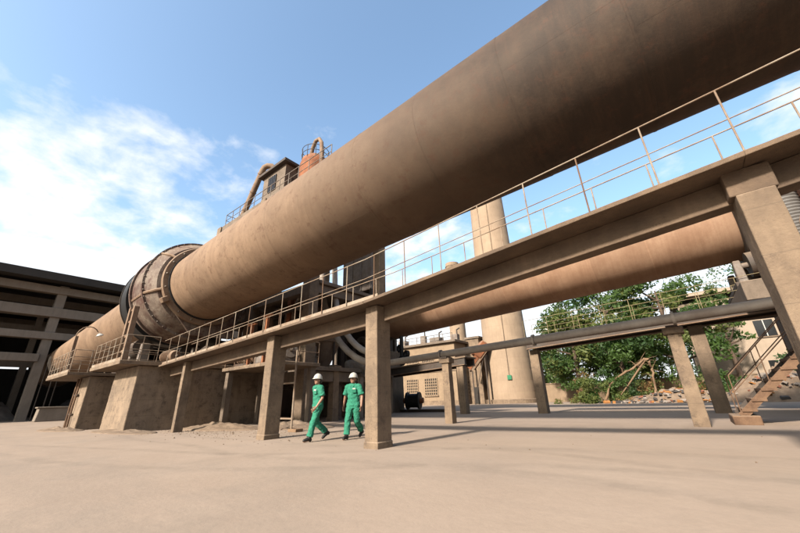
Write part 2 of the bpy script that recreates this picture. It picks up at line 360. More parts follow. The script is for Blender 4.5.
# small stones and grit lying on the yard
def pebbles():
    m = MB(); rnd = random.Random(3)
    for i in range(1300):
        x = rnd.uniform(-30, 6); y = rnd.uniform(6.5, 30)
        if rnd.random() < 0.93: x, y = rnd.gauss(-16, 4.0), rnd.gauss(6.8, .9)
        s = rnd.uniform(0.006, 0.02)*(1+0.8*(rnd.random() < 0.06))
        if math.hypot(x, y) < 3: s *= 0.5
        q = Matrix.Rotation(rnd.uniform(0, 6), 3, 'Z')
        m.ellipsoid((x, y, s*0.35), (s, s*rnd.uniform(.6, 1), s*0.55), 5, 3, q)
    o = m.build('gravel', 'heap', smooth=False); tag(o, 'loose grit and small stones scattered over the dusty yard', 'gravel', kind='stuff')
pebbles()

# ------------------------------------------------------------------ kilns
SL = 0.0477
def kiln_frame(yk, zk): return Vector((0, yk, zk)), Vector((1, 0, SL)).normalized()
def kiln(name, label, yk, zk, x0, x1, R, mt, step=2.35, seed=1):
    o, ax = kiln_frame(yk, zk); t = thing(name, label, 'kiln', (x0, yk, 0)); rnd = random.Random(seed)
    x = x0; i = 0
    while x < x1-0.1:
        xe = min(x+step, x1); r = R+rnd.uniform(-0.004, 0.004)
        m = MB(); m.lathe([(x, r-0.03), (x, r), (xe-0.004, r), (xe-0.004, r-0.03)], o, ax, 112); m.build('shell_section', mt, t, sharp=30)
        m = MB(); m.lathe([(xe-0.035, r+0.001), (xe-0.022, R+0.0045), (xe+0.018, R+0.0045), (xe+0.03, R+0.001)], o, ax, 112); m.build('weld_seam', mt, t, sharp=60)
        la = rnd.uniform(-2.6, 1.2); u_ = Vector((0, -1, 0)); w_ = Vector((-SL, 0, 1)).normalized()
        pa = [o+ax*xx+(u_*math.cos(la)+w_*math.sin(la))*(r-0.002) for xx in (x+.03, xe-.03)]
        m = MB(); m.tube(pa, 0.0035, 6); m.build('plate_weld', mt, t)
        x = xe; i += 1
    return t, o, ax
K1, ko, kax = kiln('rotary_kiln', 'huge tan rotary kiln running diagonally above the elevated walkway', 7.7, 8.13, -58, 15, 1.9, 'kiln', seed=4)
def kp(x, a, r, o=ko):   # point on a ring round the kiln axis: a measured from -Y (front) up
    ax = kax; c = o+ax*x; u = Vector((0, -1, 0)); w = Vector((-SL, 0, 1)).normalized()
    return c+(u*math.cos(a)+w*math.sin(a))*r
# gear housing
gh = MB(); gh.lathe([(-22.5, 1.95), (-22.5, 2.70), (-22.4, 2.76), (-20.75, 2.76), (-20.62, 2.68), (-20.15, 2.36), (-20.12, 2.10), (-19.98, 2.08), (-19.98, 1.93)], ko, kax, 96)
GH = gh.build('gear_housing', 'guard', K1, sharp=30)
def gpart(prof, nm, mt='guard', n=96, par=None): m = MB(); m.lathe(prof, ko, kax, n); return m.build(nm, mt, par or GH, sharp=30)
gpart([(-22.62, 2.70), (-22.62, 2.86), (-22.44, 2.86), (-22.44, 2.70)], 'rim_flange')
gpart([(-20.86, 2.70), (-20.86, 2.84), (-20.70, 2.84), (-20.70, 2.70)], 'rim_flange')
gpart([(-20.02, 1.93), (-20.02, 2.22), (-19.86, 2.24), (-19.80, 2.20), (-19.80, 1.95)], 'seal_ring', 'steel_tan')
gpart([(-19.84, 1.90), (-19.84, 1.965), (-19.70, 1.965), (-19.70, 1.90)], 'seal_gap', 'black')
for a in (0.62, -0.28, 1.5, 2.4):        # joint flanges across the housing
    p0, p1, p2, p3 = kp(-22.6, a, 2.74), kp(-20.7, a, 2.74), kp(-20.15, a, 2.40), kp(-20.0, a, 2.2)
    m = MB(); m.tube([p0, p1, p2, p3], 0.075, 6); m.build('joint_flange', 'steel_tan', GH)
for a in [i*math.pi/9+0.1 for i in range(18)]:
    p = kp(-19.79, a, 2.09); m = MB(); m.ellipsoid(p, (0.06, 0.05, 0.05), 8, 6); m.build('bolt', 'steel_grey', GH)
for a in [i*math.pi/24+0.05 for i in range(48)]:
    p = kp(-20.69, a, 2.79); m = MB(); m.ellipsoid(p, (0.045, 0.035, 0.035), 6, 4); m.build('bolt', 'steel_grey', GH)
m = MB(); m.box(kp(-19.85, -0.55, 2.28), (0.35, 0.3, 0.28), Matrix.Rotation(0.55, 3, 'X')); m.build('clamp', 'steel_tan', GH, bevel=0.03)
# skirt sheet below the housing
m = MB(); zk_ = 8.13+SL*-20
pl = [(5.75, zk_-1.05), (7.35, zk_-2.75), (9.5, zk_-2.75), (9.65, zk_-1.05)]
m.add([(-19.95, y, z) for y, z in pl]+[(-20.12, y, z) for y, z in pl], [(0, 1, 2, 3), (7, 6, 5, 4), (0, 4, 5, 1), (1, 5, 6, 2), (2, 6, 7, 3), (3, 7, 4, 0)]); m.build('skirt', 'guard', GH, bevel=.02)
# black girth gear and riding tyre behind the housing
m = MB(); m.lathe([(-24.5, 1.93), (-24.5, 2.72), (-23.6, 2.72), (-23.6, 1.93)], ko, kax, 96); GG = m.build('riding_ring', 'black', K1, sharp=30)
for xx in (-24.55,):
    m = MB(); m.lathe([(xx, 2.55), (xx, 2.76), (xx+0.06, 2.76), (xx+0.06, 2.55)], ko, kax, 96); m.build('tyre_rim', 'steel_dark', GG, sharp=30)
m = MB(); m.lathe([(-58.4, 0.5), (-58.4, 2.0), (-57.8, 2.0), (-57.8, 1.93)], ko, kax, 64); m.build('end_hood', 'steel_dark', K1, sharp=30)
m = MB(); m.lathe([(12.8, 1.93), (12.8, 2.30), (13.5, 2.30), (13.5, 1.93)], ko, kax, 96); m.build('riding_ring', 'steel_grey', K1, sharp=30)

K2, ko2, _ = kiln('rotary_kiln', 'second reddish brown rotary kiln seen under the walkway, above the ash-coloured pipe', 22.0, 8.40, -18.2, 15, 1.9, 'kiln_b', step=2.6, seed=9)
def k2ring(prof, nm, mt): m = MB(); m.lathe(prof, ko2, kax, 80); return m.build(nm, mt, K2, sharp=30)
k2ring([(-18.7, 0.4), (-18.7, 1.98), (-18.1, 1.98), (-18.1, 1.91)], 'end_cap', 'steel_dark')
k2ring([(-19.6, 0.2), (-19.6, 1.55), (-18.65, 1.55)], 'feed_neck', 'black')
k2ring([(3.4, 1.93), (3.4, 2.32), (4.1, 2.32), (4.1, 1.93)], 'riding_ring', 'steel_dark')
k2ring([(5.0, 1.95), (5.0, 2.75), (6.6, 2.75), (6.6, 1.95)], 'gear_housing', 'rust')

# ------------------------------------------------------------------ concrete piers
def pier(x0, x1, y0, y1, z1, label, mt='pier', flare=0.06):
    t = thing('kiln_pier', label, 'pier', ((x0+x1)/2, (y0+y1)/2, 0))
    m = MB(); rough_prism(m, x0, x1, y0, y1, -0.05, z1, flare); worn(m.build('shaft', mt, t, bevel=0.035), 4, .05)
    return t
P1 = pier(-21.3, -18.1, 4.9, 10.6, 2.6, 'broad tapered concrete pier under the big gear housing')
P2 = pier(-25.5, -23.2, 4.35, 10.6, 2.45, 'narrower concrete pier beside the shed with thin pipes running up its face')
for yy in (4.22,):
    for xx in (-24.9, -24.35):
        m = MB(); m.tube([(xx, yy, 0.02), (xx, yy, 1.2), (xx, yy+0.03, 2.4)], 0.045, 8); m.build('conduit', 'rust_dull', P2)
    for zz in (0.7, 1.6):
        m = MB(); m.box((-24.62, yy+0.04, zz), (0.9, 0.06, 0.07)); m.build('conduit_clamp', 'steel_dark', P2)
P3 = pier(12.0, 15, 4.9, 10.6, 5.2, 'plain concrete pier carrying the upper end of the huge tan kiln')
P4 = pier(4.2, 7.0, 18.6, 25.4, 5.0, 'dark concrete pier behind the rusty stair, under the second kiln', 'concrete_dark')
P5 = pier(-20.4, -18.2, 20.6, 23.2, 4.6, 'concrete pier under the feed end of the second kiln', 'concrete_dark')
P6 = pier(12.4, 15, 19.0, 25, 5.8, 'concrete pier carrying the upper end of the second kiln', 'concrete_dark')
# roller stations on the piers (rollers support the shells)
def rollers(x, yk, zk, zt, label, r=0.55, tr=2.3):
    zc_ = zk+SL*x; t = thing('roller_station', label, 'rollers', (x, yk, zt), None)
    for s_ in (-1, 1):
        d = 1.32; yy = yk+s_*d; zz = zc_-math.sqrt((tr+r)**2-d*d)
        m = MB(); m.lathe([(-0.45, 0.12), (-0.45, r), (0.45, r), (0.45, 0.12)], (x, yy, zz), kax, 32); ro = m.build('roller', 'steel_dark', t, sharp=30)
        m = MB(); m.tube([(x-0.9, yy, zz-0.04), (x+0.9, yy, zz+0.04)], 0.13, 16); m.build('shaft', 'steel_grey', ro)
        for e in (-0.8, 0.8):
            m = MB(); hh = zz+0.22-zt; m.box((x+e, yy, zt+hh/2), (0.35, 0.6, hh), taper=0.7); m.build('bearing_block', 'steel_grey', t, bevel=0.04)
    m = MB(); m.box((x, yk, zt+0.1), (2.3, 4.2, 0.2)); m.build('bed_frame', 'steel_dark', t, bevel=0.02)
    return t
rollers(-24.05, 7.7, 8.13, 2.62, 'steel rollers on the pier with conduits, under the black riding ring', .5, 2.72)
rollers(13.15, 7.7, 8.13, 5.2, 'steel rollers at the upper end of the huge kiln')
rollers(3.75+1.6-1.6, 22, 8.40, 5.0, 'steel rollers on the dark pier under the second kiln')
m = MB(); m.span(2.6, 4.25, 18.9, 24.8, 4.2, 4.99); m.build('corbel', 'concrete_dark', P4, bevel=0.03)
m = MB(); m.span(-28.3, -25.55, 5.2, 10.4, 0, 2.44); m.build('rear_block', 'pier', P2, bevel=0.04)

# ------------------------------------------------------------------ front walkway
W0, W1, W2 = Vector(PY(169, 363, 5.55)), Vector(PY(375, 297, 5.55)), Vector(PY(800, 128, 5.55))
W0.x = -17.88
sl2 = (W2.z-W1.z)/(W2.x-W1.x)
WE = Vector((4.2, 5.55, W2.z+sl2*(4.2-W2.x)))
def wz(x):
    if x < W1.x: return W0.z+(W1.z-W0.z)*(x-W0.x)/(W1.x-W0.x)
    return W1.z+(WE.z-W1.z)*(x-W1.x)/(WE.x-W1.x)
WK = thing('elevated_walkway', 'long rising concrete walkway with thin tan railings under the huge kiln', 'walkway', (-5.5, 6.0, 0))
YF, YB = 5.55, 6.78
spans = [-17.88, -15.85, -9.67, -5.47, 1.27, 4.2]
for a, b in zip(spans[:-1], spans[1:]):
    xa, xb = a+0.002, b-0.002
    m = MB(); m.prism([(xa, YF), (xb, YF), (xb, YB), (xa, YB)], [wz(xa)-0.075, wz(xb)-0.075, wz(xb)-0.075, wz(xa)-0.075], [wz(xa), wz(xb), wz(xb), wz(xa)])
    worn(m.build('deck_slab', 'concrete_walk', WK, bevel=0.01), 5, .02)
    for yc, bd in ((6.22, 0.45), (6.62, 0.24)):
        m = MB(); m.prism([(xa, yc-0.15), (xb, yc-0.15), (xb, yc+0.15), (xa, yc+0.15)], [wz(xa)-bd, wz(xb)-bd, wz(xb)-bd, wz(xa)-bd], [wz(xa)-0.078, wz(xb)-0.078, wz(xb)-0.078, wz(xa)-0.078])
        worn(m.build('beam', 'concrete_walk', WK, bevel=0.015), 5, .02)
cols = [(-15.86, 0.24), (-9.67, 0.37), (-5.47, 0.37), (1.27, 0.38)]
for x, w in cols:
    zt = wz(x)-(0.079 if x < 1 else 0.45)
    m = MB(); m.box((x, 6.06 if w > .3 else 6.0, zt/2-0.02), (w, w+0.1, zt+0.035)); worn(m.build('column', 'concrete', WK, bevel=0.018))
    if w > .3:
        m = MB(); m.box((x, 6.06, 0.05), (w+0.03, w+0.13, 0.16)); m.build('column_foot', 'concrete', WK, bevel=0.02)
    if x > 1:
        m = MB(); m.box((x, 6.12, zt+0.185), (w+0.10, w+0.12, 0.37)); worn(m.build('column_head', 'concrete_walk', WK, bevel=0.02))
# railings: posts every 0.925 m
def deckpt(x, y): return Vector((x, y, wz(x)))
for (yy, h, mids) in ((5.61, 1.06, (0.52,)), (6.72, 1.02, (0.5,))):
    for fr in (1.0,)+mids:
        for a, b in zip(spans[:-1], spans[1:]):
            m = MB(); m.tube([deckpt(a, yy)+Vector((0, 0, h*fr)), deckpt(b, yy)+Vector((0, 0, h*fr))], 0.0125 if fr == 1 else 0.009, 8)
            m.build('handrail' if fr == 1 else 'mid_rail', 'rail', WK)
    x = 1.29+0.925*3
    while x > -17.8:
        j = random.uniform(-.015, .015); m = MB(); m.tube([deckpt(x, yy)-Vector((0, 0, .03)), deckpt(x, yy)+Vector((j, 0, h))], 0.012, 8); m.build('rail_post', 'rust_dull' if random.random() < .12 else 'rail', WK); x -= 0.925
    m = MB(); m.bar(deckpt(-17.8, yy+(.03 if yy < 6 else -.03))+Vector((0, 0, .06)), deckpt(W1.x, yy+(.03 if yy < 6 else -.03))+Vector((0, 0, .06)), 0.012, 0.10); m.build('toe_board', 'rail', WK)

# ------------------------------------------------------------------ platforms on the piers
def platform(x0, x1, y0, y1, zt, label, th=0.16, rails=True):
    t = thing('pier_platform', label, 'platform', ((x0+x1)/2, (y0+y1)/2, zt-th))
    m = MB(); m.span(x0, x1, y0, y1, zt-th, zt); worn(m.build('slab', 'concrete', t, bevel=0.015), 4, .03)
    if rails:
        railing(t, [(x0+.06, y0+.06, zt), (x1-.06, y0+.06, zt)], 1.05, 0.8, mids=(0.35, 0.68), r=0.017)
        railing(t, [(x1-.06, y0+.06, zt), (x1-.06, y1-.06 if x1 < -20 else 5.45, zt)], 1.05, 0.65, mids=(0.35, 0.68), r=0.017)
        railing(t, [(x0+.06, y0+.06, zt), (x0+.06, y1-.1, zt)], 1.05, 1.2, mids=(0.5,), r=0.017)
        m = MB(); m.span(x0+.1, x1-.1, y0+.02, y0+.035, zt, zt+.12); m.build('toe_board', 'rail', t)
    return t
platform(-22.6, -17.9, 4.15, 11.0, 2.77, 'railed concrete platform around the gear housing, joined to the walkway')
platform(-28.6, -23.05, 3.45, 11.0, 2.62, 'railed concrete platform by the shed carrying the curved lamp', th=0.15)
# steel stand beside gear housing
t = thing('steel_stand', 'leaning tan steel frame post standing before the gear housing', 'stand', (-20.3, 4.75, 2.77))
for dx in (-0.36, 0.36):
    m = MB(); m.bar((-20.3+dx, 4.75, 2.77), (-20.3+dx*0.85, 4.75, 5.5), 0.22, 0.2); m.build('upright', 'steel_tan', t, bevel=0.01)
for z in (3.4, 4.1, 4.8, 5.38):
    m = MB(); m.bar((-20.62, 4.75, z), (-19.98, 4.75, z), 0.1, 0.1); m.build('rung', 'steel_tan', t)
# curved lamp
t = thing('curved_lamp', 'slender lamp with hooked arm on the platform by the shed', 'lamp', (-28.3, 4.1, 2.62))
pts = [(-28.3, 4.1, 2.62), (-28.3, 4.1, 5.0)]+[(-28.3+0.65*math.cos(a)*0.35+0.23*0, 4.1+0.62-0.62*math.cos(math.pi-a) if False else 4.1+0.62*(1-math.cos(a)), 5.0+0.75*math.sin(a)) for a in [i*math.pi/10 for i in range(1, 9)]]
m = MB(); m.tube([(-28.3, 4.1, 2.62), (-28.3, 4.1, 5.0)]+[(-28.3, 4.1+0.55*(1-math.cos(a)), 5.0+0.7*math.sin(a)) for a in [i*math.pi/10 for i in range(1, 9)]], 0.03, 8); m.build('arm', 'steel_tan', t)
m = MB(); m.lathe([(0, 0.04), (0.05, 0.12), (0.16, 0.2), (0.17, 0.19)], (-28.3, 5.16, 5.36), (0, 0.35, -1), 16); m.build('lamp_head', 'white_paint', t)
t2 = thing('steel_post', 'plain thick steel post beside the hooked lamp', 'post', (-27.2, 4.0, 2.62))
m = MB(); m.bar((-27.2, 4.0, 2.62), (-27.2, 4.0, 4.9), 0.14, 0.14); m.build('shaft', 'steel_tan', t2)
m = MB(); m.box((-27.2, 4.0, 2.64), (0.34, 0.34, 0.04)); m.build('base_plate', 'steel_tan', t2)

# ------------------------------------------------------------------ grey pipe on posts
PYY = 12.8
pz = lambda x: 2.86+0.034*(x+2)
Pp = thing('overhead_pipe', 'long ash-coloured pipe on concrete posts with an upward bend at one end', 'pipe', (-5, PYY, 2.6))
xs = [9, 4.5, 0.1, -4, -7.95, -11.2]
for a, b in zip(xs[:-1], xs[1:]):
    m = MB(); m.tube([(a, PYY, pz(a)), (b, PYY, pz(b))], 0.145, 24); m.build('pipe_length', 'pipe', Pp)
    m = MB(); m.lathe([(-0.04, .145), (-0.04, .20), (0.04, .20), (0.04, .145)], (b, PYY, pz(b)), (1, 0, 0.034), 24); m.build('flange', 'pipe', Pp)
def bend(x0, z0, rad, yy, top, r, nm):
    pts = [(x0, yy, z0)]+[(x0-rad*math.sin(a)*1.0, yy, z0+rad*1.25*(1-math.cos(a))) for a in [i*math.pi/2/12 for i in range(1, 13)]]
    pts += [(x0-rad-0.25, yy, top)]
    m = MB(); m.tube(pts, r, 24); m.build(nm, 'duct_grey', Pp)
bend(-11.2, pz(-11.2), 5.0, PYY, 10.5, 0.17, 'bend')
bend(-11.2, pz(-11.2)+0.46, 3.75, PYY-.02, 10.5, 0.16, 'bend')
def post(x, y, zt, w, label, cap=True, mt='concrete', two=True):
    t = thing('pipe_post', label, 'post', (x, y, 0))
    h_ = zt-(.24 if cap else 0); m = MB(); m.box((x, y, h_/2-.02), (w, w, h_+.04), taper=0.9); worn(m.build('shaft', mt, t, bevel=0.018))
    if cap:
        m = MB(); m.box((x, y, zt-0.14), (w+0.14, w+0.1, 0.2)); m.build('cap', mt, t, bevel=0.02)
        m = MB(); m.box((x, y, zt-0.02), (0.3, 0.5, 0.06)); m.build('saddle', 'steel_dark', t)
    return t
post(-7.7, PYY, pz(-7.7)-0.145, 0.34, 'concrete pipe post with a wide cap before the brick house')
post(0.0, PYY+.6, pz(0)-0.145, 0.38, 'streaked concrete pipe post with a cap before the trees')
post(-14.7, PYY, 2.75, 0.42, 'concrete pipe post under the upward pipe bends')

# ------------------------------------------------------------------ walkway of the second kiln
def walk2(x0, x1, yf, yb, zf, label, posts, rails=True):
    t = thing('service_gangway', label, 'gangway', ((x0+x1)/2, (yf+yb)/2, 0))
    zz = lambda x: zf+0.0477*(x-x0)
    m = MB(); m.prism([(x0, yf), (x1, yf), (x1, yb), (x0, yb)], [zz(x0)-.1, zz(x1)-.1, zz(x1)-.1, zz(x0)-.1], [zz(x0), zz(x1), zz(x1), zz(x0)]); m.build('deck', 'concrete', t, bevel=0.02)
    for yc in (yf+0.16, yb-0.16):
        m = MB(); m.prism([(x0+.1, yc-.09), (x1-.1, yc-.09), (x1-.1, yc+.09), (x0+.1, yc+.09)], [zz(x0)-.5, zz(x1)-.5, zz(x1)-.5, zz(x0)-.5], [zz(x0)-.105, zz(x1)-.105, zz(x1)-.105, zz(x0)-.105]); m.build('beam', 'steel_dark', t)
        m = MB(); m.prism([(x0+.1, yc-.17), (x1-.1, yc-.17), (x1-.1, yc+.17), (x0+.1, yc+.17)], [zz(x0)-.54, zz(x1)-.54, zz(x1)-.54, zz(x0)-.54], [zz(x0)-.5, zz(x1)-.5, zz(x1)-.5, zz(x0)-.5]); m.build('beam_flange', 'steel_tan', t)
    for (x, y, w) in posts:
        zt = zz(x)-0.54; m = MB(); m.box((x, y, zt/2-.02), (w, w, zt+.04)); m.build('column', 'concrete', t, bevel=0.02)
    if rails:
        railing(t, [(x0+.1, yf+.08, zz(x0)), (x1-.1, yf+.08, zz(x1))], 1.1, 1.4, 'rail_yellow', 0.012, (0.5,))
        railing(t, [(x0+.1, yb-.08, zz(x0)), (x1-.1, yb-.08, zz(x1))], 1.1, 1.4, 'rail_yellow', 0.012, (0.5,))
    return t
walk2(-6.9, 4.1, 20.2, 21.9, 3.93, 'yellow-railed gangway before the trees, with rust-edged beam', [(-6.6, 20.9, 0.5), (0.85, 21.2, 0.55)])
walk2(-17.6, -10.6, 19.9, 21.4, 3.05, 'dark gangway ending before the brick house', [(-11.1, 20.2, 0.45), (-17.35, 20.3, 0.5)], rails=False)
m = MB(); m.box((-18.6, 20.6, 1.1), (1.0, 1.2, 2.2)); tag(m.build('concrete_plinth', 'concrete_dark', origin=(-18.6, 20.6, 0), bevel=0.03), 'squat dark concrete plinth under the gangway by the brick house', 'plinth')

# ------------------------------------------------------------------ stairs
ST = thing('rusty_stair', 'short rust-covered stair with thin handrails rising beside the big column', 'stairs', (1.2, 15.0, 0))
s0 = Vector((0.95, 0, 0.30)); n_st = 9
ya, yb_ = 14.3, 15.6
for i in range(n_st):
    x = 1.0+0.27*i; z = 0.42+0.265*i
    m = MB(); m.span(x-.02, x+0.30, ya-.07, yb_+.07, z-0.075, z); m.build('tread', 'rust_dull', ST)
    m = MB(); m.span(x+0.0, x+0.02, ya+.06, yb_-.06, z-0.26, z-0.052); m.build('riser', 'rust_dull', ST)
for yy in (ya, yb_):
    m = MB(); a = Vector((0.95, yy, 0.22)); b = Vector((1.0+0.27*n_st+.1, yy, 0.24+0.265*n_st+.1)); m.bar(a, b, 0.06, 0.20); m.build('stringer', 'rust_dull' if yy == ya else 'steel_dark', ST)
    d = Vector((0.27*n_st, 0, 0.265*n_st))
    for h in (0.95, 0.5):
        m = MB(); m.tube([a+Vector((0, 0, h+.15)), a+Vector((0, 0, h+.15))+d], 0.015, 8); m.build('handrail', 'rust_dull', ST)
    for k in range(4):
        p = a+d*(k/3); m = MB(); m.tube([p, p+Vector((0, 0, 1.1))], 0.014, 8); m.build('rail_post', 'rust_dull', ST)
m = MB(); m.span(0.72, 1.32, ya-.1, yb_+.1, -.02, 0.24); m.build('foot_block', 'rust_dull', ST, bevel=0.03)
m = MB(); m.span(3.35, 4.15, ya-.2, yb_+.2, 2.62, 2.78); m.build('landing', 'concrete_dark', ST)
for yy in (ya, yb_):
    m = MB(); m.span(3.7, 3.95, yy-.1, yy+.1, 0, 2.62); m.build('landing_post', 'concrete_dark', ST)

# ------------------------------------------------------------------ tower behind the kiln
TW = thing('preheater_tower', 'concrete frame tower behind the huge kiln with floors of machinery', 'tower', (-21, 13.5, 0))
txs, tys = (-14.75, -20.6, -27.2), (10.95, 16.5)
for x in txs:
    for y in tys:
        m = MB(); m.box((x, y, 7.3), (0.62, 0.62, 14.6)); m.build('column', 'concrete', TW, bevel=0.03)
for z in (2.62, 7.2, 11.6):
    m = MB(); m.span(-27.6, -14.4, 11.28, 16.9, z-0.2, z); m.build('floor_slab', 'concrete_dark', TW, bevel=0.02)
for z in (2.4, 6.98, 11.38, 14.64):
    for y in tys:
        for a, b in zip(txs[:-1], txs[1:]):
            m = MB(); m.span(b+.32, a-.32, y-.2, y+.2, z-0.5, z-0.003); m.build('beam', 'concrete_dark', TW, bevel=0.02)
    for x in txs:
        m = MB(); m.span(x-.2, x+.2, tys[0]+.32, tys[1]-.32, z-0.5, z-0.003); m.build('beam', 'concrete_dark', TW, bevel=0.02)
m = MB(); m.span(-27.3, -14.9, 12.3, 16.4, 14.6, 15.25); m.build('roof_joists', 'concrete_dark', TW)
m = MB(); m.span(-28.3, -14.2, 11.4, 17.2, 15.25, 15.40); m.build('roof_slab', 'concrete_dark', TW, bevel=0.02)
m = MB(); m.span(-27.0, -15.1, 16.6, 16.8, 0, 2.4); m.build('rear_wall', 'concrete_dark', TW)
for k, x in enumerate((-26.4, -25.0, -23.6, -22.2)): 
    m = MB(); m.span(x, x+1.25, 16.62, 16.78, 2.66, 6.4); m.build('rear_panel', 'steel_dark', TW)
railing(TW, [(-28.2, 11.48, 15.40), (-14.3, 11.48, 15.40)], 1.1, 1.15, 'steel_grey', 0.03, (0.5,))
railing(TW, [(-28.2, 11.48, 15.40), (-28.2, 17.1, 15.40)], 1.1, 1.15, 'steel_grey', 0.03, (0.5,))
# cabin on the tower roof
cA = Vector(PY(288, 160, 12.0)); cB = Vector(PY(261, 180, 12.0))
CB = thing('rooftop_cabin', 'small grey-walled cabin with dark overhanging roof atop the tower', 'cabin', ((cA.x+cB.x)/2, 13.2, 15.40))
zr = (cA.z+cB.z)/2
m = MB(); m.span(cB.x, cA.x, 11.75, 14.8, zr-0.05, zr+0.2); m.build('roof', 'steel_dark', CB, bevel=0.02)
m = MB(); m.span(cB.x+.35, cA.x-.35, 12.1, 14.5, 15.40, zr-.05); m.build('wall', 'concrete_dark', CB, bevel=0.01)
m = MB(); m.span(cB.x+1.3, cB.x+2.3, 12.03, 12.1, 16.7, zr-.5); w_ = m.build('window', 'glass_dark', CB)
m = MB()
for k in range(5): m.bar((cB.x+1.3+k*.25, 12.0, 16.7), (cB.x+1.3+k*.25, 12.0, zr-.5), .03, .03)
m.build('window_bars', 'steel_dark', w_)
m = MB(); m.span(cA.x-.36, cA.x-.28, 12.6, 13.6, 15.42, 17.5); m.build('door', 'steel_dark', CB)
# exhaust pipe, silo
t = thing('exhaust_duct', 'leaning tan duct with hooked top beside the rooftop cabin', 'duct', (-25.5, 12.2, 15.8))
p0 = PY(243, 215, 12.2); p1 = PY(263, 170, 12.2)
m = MB(); m.tube([(p0[0]-.2, 12.2, 15.41), tuple(p0), tuple(p1), (p1[0]+.1, 12.25, p1[2]+.22), (p1[0]+.35, 12.4, p1[2]+.36), (p1[0]+.65, 12.6, p1[2]+.3), (p1[0]+.85, 12.8, p1[2]+.05), (p1[0]+.9, 12.9, zr+.1)], 0.24, 20); m.build('duct_run', 'steel_tan', t)
for q in (0.1, 0.5, 0.9):
    pp = Vector(p0).lerp(Vector(p1), q); m = MB(); m.lathe([(-.05, .24), (-.05, .29), (.05, .29), (.05, .24)], pp, Vector(p1)-Vector(p0), 20); m.build('band', 'steel_tan', t)
t = thing('rooftop_silo', 'rust-orange domed silo with an arched pipe on the tower roof', 'silo', (-17.0, 13.6, 15.40))
sc = Vector(PY(315, 163, 13.6))
m = MB(); m.lathe([(15.40, 1.15), (sc.z-.5, 1.15), (sc.z+.1, 1.0), (sc.z+.5, 0.6), (sc.z+.65, 0.05)], (sc.x, 13.6, 0), (0, 0, 1), 32); m.build('tank', 'rust', t)
m = MB(); m.tube([(sc.x-.2, 13.3, sc.z+.3), (sc.x+.05, 13.25, sc.z+1.2), (sc.x+.45, 13.2, sc.z+1.65), (sc.x+.9, 13.2, sc.z+1.6), (sc.x+1.2, 13.2, sc.z+1.1), (sc.x+1.35, 13.2, sc.z-.2), (sc.x+1.35, 13.2, 15.42)], 0.15, 16); m.build('arched_pipe', 'steel_tan', t)
for a in range(10):
    an = a*math.pi/5; x, y = sc.x+1.05*math.cos(an), 13.6+1.05*math.sin(an)
    m = MB(); m.tube([(x, y, sc.z-.1), (x, y, sc.z+1.0)], 0.025, 6); m.build('rail_post', 'steel_dark', t)
for h in (0.5, 1.0):
    m = MB(); m.tube([(sc.x+1.05*math.cos(a*math.pi/12), 13.6+1.05*math.sin(a*math.pi/12), sc.z+h) for a in range(25)], 0.025, 6); m.build('rail_ring', 'steel_dark', t)

# ------------------------------------------------------------------ machinery
def motor(x, y, z, s, label, rot=0.0, mt='steel_grey', name='electric_motor'):
    t = thing(name, label, 'motor', (x, y, z)); q = Matrix.Rotation(rot, 3, 'Z'); c = Vector((x, y, z))
    ax = q@Vector((1, 0, 0)); side = q@Vector((0, 1, 0))
    m = MB(); m.lathe([(-.75*s, .05), (-.75*s, .40*s), (-.6*s, .46*s), (.55*s, .46*s), (.7*s, .38*s), (.7*s, .05)], c+Vector((0, 0, .62*s)), ax, 24); b = m.build('casing', mt, t)
    for k in range(9):
        m = MB(); xx = -.5*s+k*.12*s; m.lathe([(xx, .45*s), (xx, .50*s), (xx+.035*s, .50*s), (xx+.035*s, .45*s)], c+Vector((0, 0, .62*s)), ax, 24); m.build('fin', mt, b)
    m = MB(); m.tube([c+ax*.68*s+Vector((0, 0, .62*s)), c+ax*1.05*s+Vector((0, 0, .62*s))], .09*s, 12); m.build('shaft', 'steel_dark', t)
    m = MB(); m.box(c+Vector((0, 0, .1*s)), (1.3*s, .9*s, .2*s), q); m.build('bed', 'steel_dark', t)
    m = MB(); m.box(c+side*.45*s+Vector((0, 0, .85*s)), (.4*s, .25*s, .3*s), q); m.build('terminal_box', mt, t, bevel=.02)
    return t
def gearbox(x, y, z, s, label, mt='steel_grey'):
    t = thing('gearbox', label, 'gearbox', (x, y, z)); c = Vector((x, y, z))
    m = MB(); m.box(c+Vector((0, 0, .35*s)), (1.5*s, .8*s, .7*s)); m.build('lower_case', mt, t, bevel=.05*s)
    m = MB(); m.prism([(x-.7*s, y-.35*s), (x+.7*s, y-.35*s), (x+.7*s, y+.35*s), (x-.7*s, y+.35*s)], z+.72*s, [z+1.0*s, z+1.35*s, z+1.35*s, z+1.0*s]); m.build('upper_case', mt, t, bevel=.05*s)
    m = MB(); m.box(c+Vector((0, 0, .71*s)), (1.65*s, .95*s, .05*s)); m.build('joint_flange', mt, t)
    for k in (-.45, .4):
        m = MB(); m.lathe([(-.1*s, .02), (-.1*s, .2*s), (0, .24*s), (.08*s, .24*s)], c+Vector((k*s, -.42*s, .7*s)), (0, 1, 0), 20); m.build('bearing_cover', 'steel_dark', t)
    return t
